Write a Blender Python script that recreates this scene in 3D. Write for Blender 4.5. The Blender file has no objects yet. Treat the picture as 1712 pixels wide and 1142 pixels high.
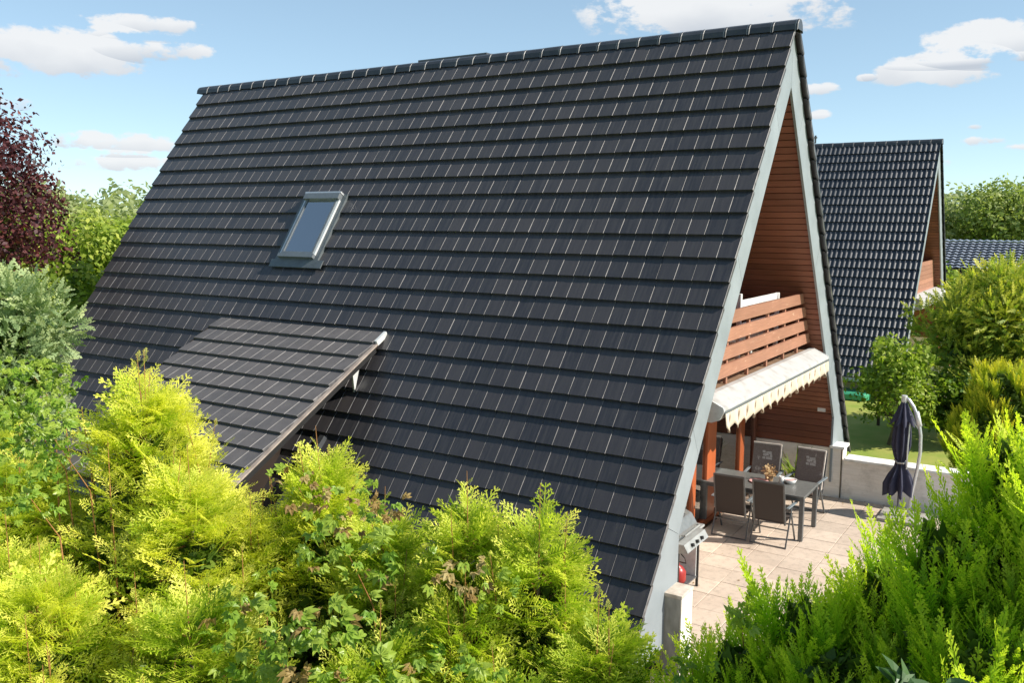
import bpy, math, random
import numpy as np
from mathutils import Vector, Matrix
R = math.radians
random.seed(7)
rng = np.random.default_rng(11)
scn = bpy.context.scene
col = scn.collection

# ------------------------------------------------------------------ camera
cam = bpy.data.objects.new('camera', bpy.data.cameras.new('camera'))
col.objects.link(cam)
cam.data.sensor_width = 36.0
cam.data.lens = 31.6
cam.data.clip_start = 0.1
cam.data.clip_end = 3000
YAW, PITCH, ROLL = R(122.568), R(-7.6), R(0.311)
CAM = Vector((3.677, -13.144, 5.0515))
fwd = Vector((math.cos(PITCH)*math.cos(YAW), math.cos(PITCH)*math.sin(YAW), math.sin(PITCH)))
rt = Vector((math.sin(YAW), -math.cos(YAW), 0))
up = rt.cross(fwd)
rt2 = math.cos(ROLL)*rt + math.sin(ROLL)*up
up2 = -math.sin(ROLL)*rt + math.cos(ROLL)*up
cam.matrix_world = Matrix(((rt2.x, up2.x, -fwd.x, CAM.x), (rt2.y, up2.y, -fwd.y, CAM.y), (rt2.z, up2.z, -fwd.z, CAM.z), (0, 0, 0, 1)))
scn.camera = cam

# ------------------------------------------------------------------ light
SUN_AZ, SUN_EL = R(15), R(39)          # azimuth measured from +x towards +y
sd = Vector((math.cos(SUN_EL)*math.cos(SUN_AZ), math.cos(SUN_EL)*math.sin(SUN_AZ), math.sin(SUN_EL)))
sun = bpy.data.objects.new('sun', bpy.data.lights.new('sun', 'SUN'))
sun.data.energy = 4.3
sun.data.angle = R(0.55)
sun.data.color = (1.0, 0.93, 0.82)
sun.rotation_euler = sd.to_track_quat('Z', 'Y').to_euler()
sun.location = sd*60
col.objects.link(sun)
scn.view_settings.view_transform = 'Standard'
scn.view_settings.look = 'None'
scn.view_settings.exposure = 0.78
scn.view_settings.gamma = 1
scn.view_settings.use_curve_mapping = False

world = bpy.data.worlds.new('World')
scn.world = world
world.use_nodes = True
nt = world.node_tree
nt.nodes.clear()
N = nt.nodes.new
def L(a, b): nt.links.new(a, b)
out = N('ShaderNodeOutputWorld')
sky = N('ShaderNodeTexSky')
sky.sky_type = 'NISHITA'
sky.sun_disc = False
sky.sun_elevation = SUN_EL
sky.sun_rotation = R(90) - SUN_AZ      # measured clockwise from +y
sky.altitude = 50
sky.air_density = 0.62
sky.dust_density = 0.0
sky.ozone_density = 0.7
bg = N('ShaderNodeBackground'); bg.inputs['Strength'].default_value = 0.125
hs = N('ShaderNodeHueSaturation'); hs.inputs['Saturation'].default_value = .98; hs.inputs['Value'].default_value = 1.5
gm = N('ShaderNodeGamma'); gm.inputs['Gamma'].default_value = 0.6
L(sky.outputs[0], gm.inputs['Color']); wb = N('ShaderNodeMix'); wb.data_type = 'RGBA'; wb.blend_type = 'MULTIPLY'; wb.inputs[0].default_value = 1; wb.inputs[7].default_value = (.90, 1.05, 1.06, 1)
L(gm.outputs[0], wb.inputs[6]); L(wb.outputs[2], hs.inputs['Color']); L(hs.outputs[0], bg.inputs['Color'])
cb = N('ShaderNodeBackground')
tc = N('ShaderNodeTexCoord')
sep = N('ShaderNodeSeparateXYZ'); L(tc.outputs['Generated'], sep.inputs[0])
def M(op, a, b=None, c=None):
    n = N('ShaderNodeMath'); n.operation = op
    for i, v in enumerate((a, b, c)):
        if v is None: continue
        if isinstance(v, (int, float)): n.inputs[i].default_value = v
        else: L(v, n.inputs[i])
    return n.outputs[0]
az = M('ARCTAN2', sep.outputs[1], sep.outputs[0])
el = M('ARCSINE', sep.outputs[2])
nz = N('ShaderNodeTexNoise'); nz.inputs['Scale'].default_value = 21; nz.inputs['Detail'].default_value = 9; nz.inputs['Roughness'].default_value = .6
mp = N('ShaderNodeMapping'); mp.inputs['Scale'].default_value = (1, 1, 1.9)
L(tc.outputs['Generated'], mp.inputs[0]); L(mp.outputs[0], nz.inputs['Vector'])
nz2 = N('ShaderNodeTexNoise'); nz2.inputs['Scale'].default_value = 9; nz2.inputs['Detail'].default_value = 5
L(mp.outputs[0], nz2.inputs['Vector'])
CL = [(2.5985,0.1594,0.0861,0.0262,1),(2.5197,0.1895,0.0596,0.0113,.95),(2.5012,0.1685,0.0497,0.0119,.9),(2.6369,0.1101,0.0318,0.0079,.9),
      (2.5471,0.0763,0.0646,0.0110,1.0),(2.5562,0.0572,0.0795,0.0093,.85),(1.9185,0.2175,0.1325,0.0292,1),(1.7092,0.1506,0.055,0.0185,1),
      (1.6614,0.1716,0.065,0.0195,1),(1.6833,0.1549,0.0596,0.0053,.9),(1.8197,0.1362,0.0205,0.0066,.9),(1.8184,0.1102,0.0126,0.0053,.85),
      (1.7761,0.1458,0.0093,0.0040,.7),(1.6706,0.0797,0.0285,0.0053,.8),(1.6420,0.0725,0.0232,0.0040,.7),(1.6877,0.0619,0.0464,0.0066,.5),
      (1.6751,0.0934,0.0119,0.0033,.7),(1.45,.12,.10,.02,1),(1.2,.2,.12,.03,1),(2.95,.14,.12,.025,1)]
random.seed(3)
for k in range(16):                     # scattered cumulus all round, as in view
    a0 = random.uniform(-3.1, 1.0) if k % 4 else random.uniform(1.5, 3.0)
    e0 = random.uniform(.1, .9) if k % 4 else random.uniform(.4, .9)
    CL.append((a0, e0, random.uniform(.06, .16), random.uniform(.015, .04), 1))
dens = None; shade = None
for (a0, e0, w, h, s) in CL:
    da = M('DIVIDE', M('SUBTRACT', az, a0), w)
    de = M('DIVIDE', M('SUBTRACT', el, e0), h)
    dd = M('ADD', M('MULTIPLY', da, da), M('MULTIPLY', de, de))
    f_ = M('MULTIPLY', M('MAXIMUM', M('SUBTRACT', 1.75, dd), 0.0), s)
    dens = f_ if dens is None else M('MAXIMUM', dens, f_)
    u_ = M('MULTIPLY', M('GREATER_THAN', f_, 0.001), M('MAXIMUM', M('MULTIPLY', de, -1.0), -1.0))
    shade = u_ if shade is None else M('ADD', shade, u_)
thr = M('ADD', dens, M('MULTIPLY', M('SUBTRACT', nz.outputs[0], .55), 4.6))
mr = N('ShaderNodeMapRange'); mr.interpolation_type = 'SMOOTHSTEP'
mr.inputs['From Min'].default_value = .45; mr.inputs['From Max'].default_value = 1.0
L(thr, mr.inputs[0])
cl_f = M('MULTIPLY', M('MULTIPLY', mr.outputs[0], M('MINIMUM', M('MULTIPLY', dens, 1.6), 1.0)), .93)
sh = N('ShaderNodeMapRange'); sh.inputs['From Min'].default_value = -.3; sh.inputs['From Max'].default_value = 1.5
L(M('ADD', shade, M('MULTIPLY', M('SUBTRACT', nz2.outputs[0], .5), 3.0)), sh.inputs[0])
cc = N('ShaderNodeMix'); cc.data_type = 'RGBA'
cc.inputs[6].default_value = (.80, .81, .82, 1); cc.inputs[7].default_value = (.50, .54, .60, 1)
L(sh.outputs[0], cc.inputs[0]); L(cc.outputs[2], cb.inputs['Color']); cb.inputs['Strength'].default_value = 0.66
mx = N('ShaderNodeMixShader'); L(cl_f, mx.inputs[0]); L(bg.outputs[0], mx.inputs[1]); L(cb.outputs[0], mx.inputs[2])
L(mx.outputs[0], out.inputs['Surface'])

# ------------------------------------------------------------------ materials
MATS = {}
def newmat(name):
    m = bpy.data.materials.new(name); m.use_nodes = True
    t = m.node_tree; t.nodes.clear()
    o = t.nodes.new('ShaderNodeOutputMaterial'); b = t.nodes.new('ShaderNodeBsdfPrincipled')
    t.links.new(b.outputs[0], o.inputs[0])
    MATS[name] = m
    return m, t, b, o
def rgba(c): return (c[0], c[1], c[2], 1)
def noise(t, scale, detail=4, rough=.55, stretch=None, coord='pos'):
    g = t.nodes.new('ShaderNodeNewGeometry') if coord == 'pos' else t.nodes.new('ShaderNodeTexCoord')
    n = t.nodes.new('ShaderNodeTexNoise'); n.inputs['Scale'].default_value = scale
    n.inputs['Detail'].default_value = detail; n.inputs['Roughness'].default_value = rough
    src = g.outputs['Position'] if coord == 'pos' else g.outputs['Object']
    if stretch:
        mp = t.nodes.new('ShaderNodeMapping'); mp.inputs['Scale'].default_value = stretch
        t.links.new(src, mp.inputs[0]); src = mp.outputs[0]
    t.links.new(src, n.inputs['Vector'])
    return n
def mixc(t, fac, a, b, mode='MIX'):
    m = t.nodes.new('ShaderNodeMix'); m.data_type = 'RGBA'; m.blend_type = mode
    if isinstance(fac, (int, float)): m.inputs[0].default_value = fac
    else: t.links.new(fac, m.inputs[0])
    for i, v in ((6, a), (7, b)):
        if isinstance(v, tuple): m.inputs[i].default_value = rgba(v)
        else: t.links.new(v, m.inputs[i])
    return m.outputs[2]
def mrange(t, src, a, b, c=0., d=1.):
    m = t.nodes.new('ShaderNodeMapRange'); t.links.new(src, m.inputs[0])
    for i, v in enumerate((a, b, c, d)): m.inputs[i+1].default_value = v
    return m.outputs[0]
def tmath(t, op, a, b):
    m = t.nodes.new('ShaderNodeMath'); m.operation = op
    for i, v in enumerate((a, b)):
        if isinstance(v, (int, float)): m.inputs[i].default_value = v
        else: t.links.new(v, m.inputs[i])
    return m.outputs[0]
def rnd(t, attr='rnd'):
    oi = t.nodes.new('ShaderNodeObjectInfo'); at = t.nodes.new('ShaderNodeAttribute'); at.attribute_name = attr
    return tmath(t, 'FRACT', tmath(t, 'ADD', oi.outputs['Random'], at.outputs['Fac']), 0)
def bump(t, b, src, strength, dist):
    bn = t.nodes.new('ShaderNodeBump'); bn.inputs['Strength'].default_value = strength; bn.inputs['Distance'].default_value = dist
    t.links.new(src, bn.inputs['Height']); t.links.new(bn.outputs[0], b.inputs['Normal'])
def simple(name, c1, c2=None, scale=8, rough=.6, metal=0, stretch=None, var=.0, bmp=0, bdist=.005, rmin=None, spec=None, detail=5, lo=.35, hi=.65):
    m, t, b, o = newmat(name)
    c2 = c2 or tuple(x*.75 for x in c1)
    n = noise(t, scale, detail, .6, stretch)
    c = mixc(t, mrange(t, n.outputs[0], lo, hi), c1, c2)
    if var:
        hsn = t.nodes.new('ShaderNodeHueSaturation')
        t.links.new(c, hsn.inputs['Color']); t.links.new(mrange(t, rnd(t), 0, 1, 1-var, 1+var), hsn.inputs['Value'])
        c = hsn.outputs[0]
    t.links.new(c, b.inputs['Base Color'])
    b.inputs['Roughness'].default_value = rough; b.inputs['Metallic'].default_value = metal
    if spec is not None: b.inputs['Specular IOR Level'].default_value = spec
    if bmp: bump(t, b, n.outputs[0], bmp, bdist)
    return m

# roof tile: dark glazed concrete, streaked and varied tile by tile
m, t, b, o = newmat('tile')
n1 = noise(t, 1.0, 4, .6, (30, 2.2, 2.2)); n2 = noise(t, 1.3, 3); n3 = noise(t, 90, 2)
r_ = rnd(t)
c = mixc(t, mrange(t, n1.outputs[0], .38, .68), (.019, .019, .025), (.044, .041, .044))
c = mixc(t, mrange(t, r_, .1, 1, 0, .6), c, (.056, .048, .049))
c = mixc(t, mrange(t, n3.outputs[0], .62, .72, 0, .35), c, (.11, .11, .11))
t.links.new(c, b.inputs['Base Color'])
t.links.new(mrange(t, n2.outputs[0], .3, .7, .27, .40), b.inputs['Roughness'])
b.inputs['Specular IOR Level'].default_value = .55
b.inputs['Sheen Weight'].default_value = .04; b.inputs['Sheen Roughness'].default_value = .55
bump(t, b, n1.outputs[0], .25, .004)
# side rib of the tile: sun glints on the seams painted as paler colour
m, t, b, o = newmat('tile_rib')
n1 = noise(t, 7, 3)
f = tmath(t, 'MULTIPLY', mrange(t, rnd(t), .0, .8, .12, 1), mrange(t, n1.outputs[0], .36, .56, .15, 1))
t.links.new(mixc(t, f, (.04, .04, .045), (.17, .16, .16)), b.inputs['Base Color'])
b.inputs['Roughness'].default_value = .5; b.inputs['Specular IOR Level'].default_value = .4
# dormer tile: slightly browner, matt
m, t, b, o = newmat('tile_matt')
n1 = noise(t, 5, 4); n3 = noise(t, 150, 2)
c = mixc(t, mrange(t, n1.outputs[0], .4, .65), (.088, .082, .082), (.115, .106, .105))
c = mixc(t, mrange(t, rnd(t), 0, 1, 0, .5), c, (.125, .11, .105))
c = mixc(t, mrange(t, n3.outputs[0], .6, .7, 0, .5), c, (.16, .155, .15))
t.links.new(c, b.inputs['Base Color']); b.inputs['Roughness'].default_value = .5
bump(t, b, n3.outputs[0], .2, .002)
# glossy wavy tile of the neighbour
m, t, b, o = newmat('pantile')
n1 = noise(t, 3, 4)
c = mixc(t, mrange(t, n1.outputs[0], .4, .65), (.022, .028, .040), (.040, .046, .058))
c = mixc(t, mrange(t, rnd(t), 0, 1, 0, .6), c, (.050, .053, .062))
t.links.new(c, b.inputs['Base Color']); b.inputs['Roughness'].default_value = .41; b.inputs['Specular IOR Level'].default_value = .45
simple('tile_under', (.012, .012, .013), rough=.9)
simple('ridge', (.030, .033, .041), (.050, .052, .058), 6, .36, var=.2)
simple('ridge_lip', (.30, .30, .30), (.12, .12, .12), 14, .5)  # pale collar lip: white glints painted into the colour
simple('fascia', (.27, .305, .33), (.21, .24, .26), 1.3, .5, var=.04)
simple('fascia_joint', (.10, .11, .12), rough=.7)

def wood(name, c1, c2, rough=.55, grain=(1.2, 40, 40), var=.16, bmp=.35, worn=None):
    m, t, b, o = newmat(name)
    n = noise(t, 2.2, 6, .65, grain)
    g2 = noise(t, 1.6, 3)
    c = mixc(t, mrange(t, n.outputs[0], .35, .68), c1, c2)
    c = mixc(t, mrange(t, g2.outputs[0], .35, .7, 0, .45), c, tuple(x*.55 for x in c1))
    if worn:
        w = noise(t, 9, 5, .7, (1, .6, 3)); c = mixc(t, mrange(t, w.outputs[0], .62, .70), c, worn)
    hsn = t.nodes.new('ShaderNodeHueSaturation'); t.links.new(c, hsn.inputs['Color'])
    t.links.new(mrange(t, rnd(t), 0, 1, 1-var, 1+var), hsn.inputs['Value'])
    t.links.new(hsn.outputs[0], b.inputs['Base Color']); b.inputs['Roughness'].default_value = rough
    bump(t, b, n.outputs[0], bmp, .003)
    return m
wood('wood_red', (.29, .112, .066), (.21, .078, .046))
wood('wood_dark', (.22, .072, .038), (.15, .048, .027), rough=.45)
wood('wood_rail', (.43, .205, .13), (.30, .135, .085), grain=(40, 1.2, 40), worn=(.62, .40, .28))
wood('wood_frame', (.46, .115, .035), (.36, .085, .025), grain=(20, 20, 1.2), rough=.4)
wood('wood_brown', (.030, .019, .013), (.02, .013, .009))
wood('deck', (.34, .22, .14), (.20, .12, .075), grain=(1, 30, 30))
wood('fence_wood', (.055, .035, .022), (.035, .022, .015))
wood('bark', (.16, .10, .06), (.09, .055, .035), grain=(20, 20, 3))
simple('bark_young', (.42, .20, .07), (.30, .14, .05), 20, .6)
simple('bark_grey', (.20, .17, .13), (.12, .10, .08), 12, .8)
# masonry painted white, with brushed horizontal coat and dirt
m, t, b, o = newmat('white_wall')
n = noise(t, 3, 6, .65, (1, 1, 9)); d = noise(t, 2.2, 5, .7)
c = mixc(t, mrange(t, n.outputs[0], .35, .65), (.86, .80, .735), (.76, .70, .63))
c = mixc(t, mrange(t, d.outputs[0], .52, .75, 0, .7), c, (.42, .38, .32))
t.links.new(c, b.inputs['Base Color']); b.inputs['Roughness'].default_value = .85
bump(t, b, n.outputs[0], .5, .01)
simple('coping', (.80, .78, .74), (.58, .53, .46), 4, .8, lo=.5, hi=.72, bmp=.2)
simple('coping_dirty', (.60, .53, .45), (.40, .33, .26), 7, .85, bmp=.3)
simple('concrete_grey', (.40, .38, .34), (.22, .21, .185), 5, .9, stretch=(1, 1, .35), bmp=.5)
# terrace slab: sand coloured concrete with exposed grit
m, t, b, o = newmat('slab')
n = noise(t, 1.7, 6, .65); g = noise(t, 75, 3, .6); h = noise(t, 9, 4, .7)
c = mixc(t, mrange(t, n.outputs[0], .35, .68), (.62, .505, .405), (.52, .415, .33))
c = mixc(t, mrange(t, h.outputs[0], .50, .72, 0, .65), c, (.33, .27, .215))
c = mixc(t, mrange(t, g.outputs[0], .55, .7, 0, .5), c, (.36, .29, .24))
hsn = t.nodes.new('ShaderNodeHueSaturation'); t.links.new(c, hsn.inputs['Color'])
t.links.new(mrange(t, rnd(t), 0, 1, .86, 1.1), hsn.inputs['Value']); t.links.new(hsn.outputs[0], b.inputs['Base Color'])
b.inputs['Roughness'].default_value = .85
bump(t, b, g.outputs[0], .3, .004)
simple('joint', (.20, .16, .12), (.13, .11, .08), 12, .95)
simple('lawn', (.21, .28, .035), (.34, .33, .075), 1.1, .9, detail=9, bmp=.6, bdist=.05, lo=.38, hi=.68)
simple('soil', (.10, .07, .045), rough=.95)
simple('alu', (.62, .64, .66), (.52, .54, .56), 20, .35, metal=.6)
simple('alu_pale', (.70, .71, .70), (.60, .61, .60), 20, .45, metal=.2)
simple('frame_grey', (.19, .21, .225), (.16, .175, .19), 10, .4, metal=.3)
simple('lead', (.13, .15, .16), (.10, .115, .125), 8, .5, metal=.3, bmp=.3)
simple('trim_pale', (.42, .35, .30), (.28, .23, .20), 6, .6)
simple('gutter', (.10, .105, .115), rough=.4, metal=.3)
simple('awning_white', (.47, .465, .45), (.33, .32, .295), 5, .5, lo=.48, hi=.72)
simple('plastic_white', (.78, .78, .76), rough=.45)
simple('chair_frame', (.16, .17, .175), rough=.4, metal=.5)
simple('chair_fabric', (.060, .048, .042), (.048, .038, .033), 160, .75)
simple('arm_grey', (.24, .28, .30), rough=.4, metal=.2)
simple('table_top', (.115, .118, .112), (.16, .162, .155), 25, .32)
simple('cushion_edge', (.62, .56, .50), rough=.9)
simple('navy', (.022, .023, .050), (.036, .036, .068), 5, .75)
simple('umbrella_tie', (.45, .42, .40), rough=.8)
simple('pink', (.75, .42, .40), rough=.4)
simple('ceramic', (.80, .78, .75), rough=.25)
simple('basket', (.40, .24, .12), (.28, .16, .08), 60, .8)
simple('dry_flower', (.48, .28, .12), (.60, .45, .25), 30, .8)
simple('grill_lid', (.30, .31, .31), (.24, .25, .25), 14, .33, metal=.5)
simple('grill_dark', (.10, .10, .105), rough=.45)
simple('grill_panel', (.40, .41, .40), rough=.4, metal=.2)
simple('black', (.015, .015, .016), rough=.5)
simple('gas_red', (.35, .025, .02), rough=.35)
simple('render_yellow', (.62, .55, .36), rough=.9)
simple('sandbox_green', (.06, .36, .20), rough=.4)
simple('flat_roof', (.26, .25, .23), (.20, .19, .18), 3, .9)
simple('far_tile', (.24, .27, .33), (.18, .21, .26), 3, .35, var=.2)
simple('curtain', (.62, .61, .58), rough=.9)
simple('interior', (.10, .085, .07), rough=.9)
# chair cushion with a pale woven ornament
m, t, b, o = newmat('cushion')
n = noise(t, 5, 5, .7); w = noise(t, 60, 2)
c = mixc(t, mrange(t, w.outputs[0], .45, .6), (.17, .135, .12), (.22, .18, .16))
c = mixc(t, mrange(t, n.outputs[0], .60, .66, 0, .8), c, (.45, .40, .36))
t.links.new(c, b.inputs['Base Color']); b.inputs['Roughness'].default_value = .95
simple('cushion_print', (.55, .52, .49), (.40, .36, .33), 30, .95)
# awning valance: cream cloth with a brown ornament in each lobe
m, t, b, o = newmat('valance')
uv = t.nodes.new('ShaderNodeTexCoord'); sp = t.nodes.new('ShaderNodeSeparateXYZ'); t.links.new(uv.outputs['UV'], sp.inputs[0])
fx = tmath(t, 'SUBTRACT', tmath(t, 'FRACT', sp.outputs[0], 0), .5)
fy = tmath(t, 'SUBTRACT', sp.outputs[1], .52)
rr = tmath(t, 'SQRT', tmath(t, 'ADD', tmath(t, 'MULTIPLY', tmath(t, 'MULTIPLY', fx, fx), 2.6), tmath(t, 'MULTIPLY', fy, fy)), 0)
n = noise(t, 22, 4, .7)
f = tmath(t, 'MULTIPLY', mrange(t, rr, .40, .20), mrange(t, n.outputs[0], .35, .5))
c = mixc(t, f, (.60, .52, .41), (.13, .075, .035))
t.links.new(c, b.inputs['Base Color']); b.inputs['Roughness'].default_value = .9
# glass
def glass(name, tint, rough=.02, see=.5):
    m, t, b, o = newmat(name)
    gl = t.nodes.new('ShaderNodeBsdfGlossy'); gl.inputs['Roughness'].default_value = rough; gl.inputs['Color'].default_value = (.95, .97, 1, 1)
    tr = t.nodes.new('ShaderNodeBsdfTransparent'); tr.inputs['Color'].default_value = rgba(tint)
    fr = t.nodes.new('ShaderNodeFresnel'); fr.inputs['IOR'].default_value = 1.5
    mxn = t.nodes.new('ShaderNodeMixShader')
    t.links.new(mrange(t, fr.outputs[0], 0, 1, 1-see, 1.0), mxn.inputs[0])
    t.links.new(tr.outputs[0], mxn.inputs[1]); t.links.new(gl.outputs[0], mxn.inputs[2]); t.links.new(mxn.outputs[0], o.inputs[0])
glass('glass', (.72, .78, .76), .01, .72)
glass('glass_sky', (.55, .62, .70), .03, .55)
# foliage
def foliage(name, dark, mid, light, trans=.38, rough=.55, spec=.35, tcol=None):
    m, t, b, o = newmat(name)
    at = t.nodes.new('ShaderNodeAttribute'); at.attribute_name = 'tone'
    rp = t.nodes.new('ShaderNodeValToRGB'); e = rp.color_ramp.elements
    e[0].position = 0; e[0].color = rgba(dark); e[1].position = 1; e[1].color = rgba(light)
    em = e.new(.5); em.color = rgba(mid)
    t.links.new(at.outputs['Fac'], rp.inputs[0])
    t.links.new(rp.outputs[0], b.inputs['Base Color']); b.inputs['Roughness'].default_value = rough; b.inputs['Specular IOR Level'].default_value = spec
    tr = t.nodes.new('ShaderNodeBsdfTranslucent')
    t.links.new(mixc(t, 1.0, rp.outputs[0], tcol or (1.25, 1.35, .7), 'MULTIPLY'), tr.inputs['Color'])
    mxn = t.nodes.new('ShaderNodeMixShader'); mxn.inputs[0].default_value = trans
    t.links.new(b.outputs[0], mxn.inputs[1]); t.links.new(tr.outputs[0], mxn.inputs[2]); t.links.new(mxn.outputs[0], o.inputs[0])
foliage('thuja_gold', (.10, .22, .012), (.44, .54, .04), (.90, .84, .18), .5)
foliage('cypress', (.07, .19, .008), (.27, .47, .016), (.70, .76, .06), .52)
foliage('cypress_gold', (.06, .16, .010), (.28, .38, .02), (.80, .68, .06), .42)
foliage('juniper_blue', (.10, .18, .07), (.27, .37, .17), (.52, .58, .27), .32)
foliage('hazel', (.10, .18, .02), (.26, .36, .04), (.52, .56, .11), .4)
foliage('olive', (.06, .14, .015), (.24, .33, .035), (.66, .62, .10), .38)
foliage('purple', (.030, .010, .014), (.085, .025, .030), (.22, .07, .055), .3, tcol=(1.4, .8, .8))
foliage('far_green', (.13, .19, .045), (.30, .37, .10), (.52, .54, .20), .42)
foliage('far_grey', (.20, .25, .11), (.33, .38, .18), (.48, .50, .25), .42)
foliage('creeper', (.06, .14, .015), (.17, .30, .03), (.36, .44, .07), .35, rough=.38, spec=.35)
foliage('creeper_red', (.20, .12, .04), (.34, .24, .08), (.46, .38, .16), .35, tcol=(1.2, .9, .8))
foliage('broad_dark', (.02, .055, .02), (.04, .10, .035), (.08, .15, .05), .2, rough=.35)
foliage('flowers', (.40, .05, .03), (.6, .15, .05), (.7, .45, .30), .3, tcol=(1, 1, 1))
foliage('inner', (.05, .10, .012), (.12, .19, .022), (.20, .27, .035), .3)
foliage('grass_blade', (.08, .16, .02), (.18, .26, .03), (.30, .34, .08), .4)

# ------------------------------------------------------------------ mesh helpers
WO = {}
OFF = Vector((0, 0, 0))
def reg(o, parent, origin):
    WO[o.name] = Vector(origin)
    if parent is not None:
        o.parent = parent; o.location = Vector(origin) - WO[parent.name]
    else: o.location = Vector(origin)
    col.objects.link(o)
def tag(o, label=None, cat=None, group=None, kind=None):
    if label: o['label'] = label
    if cat: o['category'] = cat
    if group: o['group'] = group
    if kind: o['kind'] = kind
    return o
def empty(name, loc, label=None, cat=None, group=None, parent=None):
    o = bpy.data.objects.new(name, None); o.empty_display_size = .3
    reg(o, parent, Vector(loc)); return tag(o, label, cat, group)
class MB:
    def __init__(s): s.v = []; s.f = []; s.m = []; s.uv = None
    def quad(s, pts, mi=0):
        b = len(s.v); s.v += [tuple(p) for p in pts]; s.f.append(tuple(range(b, b+len(pts)))); s.m.append(mi); return s
    def hexa(s, p, mi=0):      # 8 points: bottom 4, top 4
        b = len(s.v); s.v += [tuple(q) for q in p]
        for f in ((0,3,2,1),(4,5,6,7),(0,1,5,4),(1,2,6,5),(2,3,7,6),(3,0,4,7)): s.f.append(tuple(b+i for i in f)); s.m.append(mi)
        return s
    def box(s, x0, x1, y0, y1, z0, z1, mi=0):
        return s.hexa([(x0,y0,z0),(x1,y0,z0),(x1,y1,z0),(x0,y1,z0),(x0,y0,z1),(x1,y0,z1),(x1,y1,z1),(x0,y1,z1)], mi)
    def prism(s, poly, x0, x1, axis='x', mi=0):
        n = len(poly); b = len(s.v)
        mk = (lambda x, p: (x, p[0], p[1])) if axis == 'x' else (lambda x, p: (p[0], x, p[1])) if axis == 'y' else (lambda x, p: (p[0], p[1], x))
        s.v += [mk(x0, p) for p in poly] + [mk(x1, p) for p in poly]
        s.f.append(tuple(range(b, b+n))); s.f.append(tuple(range(b+2*n-1, b+n-1, -1))); s.m += [mi, mi]
        for i in range(n):
            j = (i+1) % n; s.f.append((b+i, b+n+i, b+n+j, b+j)); s.m.append(mi)
        return s
    def tube(s, pts, r, n=8, mi=0, cap=True):
        pts = [Vector(p) for p in pts]; b = len(s.v); k = len(pts)
        rs = r if isinstance(r, (list, tuple)) else [r]*k
        prev = None
        for i, p in enumerate(pts):
            d = (pts[min(i+1, k-1)] - pts[max(i-1, 0)]).normalized()
            if prev is None:
                a = d.orthogonal().normalized()
            else:
                a = (prev - d*prev.dot(d)).normalized()
            prev = a; c = d.cross(a)
            for j in range(n):
                th = 2*math.pi*j/n; s.v.append(tuple(p + (a*math.cos(th) + c*math.sin(th))*rs[i]))
        for i in range(k-1):
            for j in range(n):
                s.f.append((b+i*n+j, b+i*n+(j+1) % n, b+(i+1)*n+(j+1) % n, b+(i+1)*n+j)); s.m.append(mi)
        if cap:
            s.f.append(tuple(b+j for j in range(n-1, -1, -1))); s.f.append(tuple(b+(k-1)*n+j for j in range(n))); s.m += [mi, mi]
        return s
    def bar(s, p0, p1, w, h, upv=(0,0,1), mi=0):
        p0, p1 = Vector(p0), Vector(p1); d = (p1-p0).normalized(); u = Vector(upv); a = d.cross(u).normalized(); u = a.cross(d)
        a *= w/2; u *= h/2
        return s.hexa([p0-a-u, p0+a-u, p1+a-u, p1-a-u, p0-a+u, p0+a+u, p1+a+u, p1-a+u], mi)
    def mesh(s, mats, name='m', origin=(0,0,0), off=True, smooth=False, bevel=0):
        me = bpy.data.meshes.new(name)
        o = Vector(origin); f = OFF if off else Vector((0,0,0))
        me.from_pydata([(v[0]+f.x-o.x, v[1]+f.y-o.y, v[2]+f.z-o.z) for v in s.v], [], s.f)
        for m in (mats if isinstance(mats, (list, tuple)) else [mats]): me.materials.append(MATS[m])
        me.polygons.foreach_set('material_index', s.m)
        me.update()
        import bmesh
        bm = bmesh.new(); bm.from_mesh(me); bmesh.ops.recalc_face_normals(bm, faces=bm.faces)
        if bevel: bmesh.ops.bevel(bm, geom=bm.edges[:], offset=bevel, segments=1, affect='EDGES', clamp_overlap=True)
        bm.to_mesh(me); bm.free()
        if smooth: me.polygons.foreach_set('use_smooth', [True]*len(me.polygons))
        me.update(); return me
    def build(s, name, mats, parent=None, origin=(0,0,0), **kw):
        org = Vector(origin)
        me = s.mesh(mats, name, origin, **kw)
        o = bpy.data.objects.new(name, me); reg(o, parent, org); return o
def copy_tree(o, parent=None):
    c = o.copy(); col.objects.link(c); c.parent = parent
    for ch in [x for x in bpy.data.objects if x.parent == o]: copy_tree(ch, c)
    return c
def pick(me_rnd_obj, vals):
    at = me_rnd_obj.data.attributes.new('rnd', 'FLOAT', 'POINT'); at.data.foreach_set('value', vals)

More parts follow.
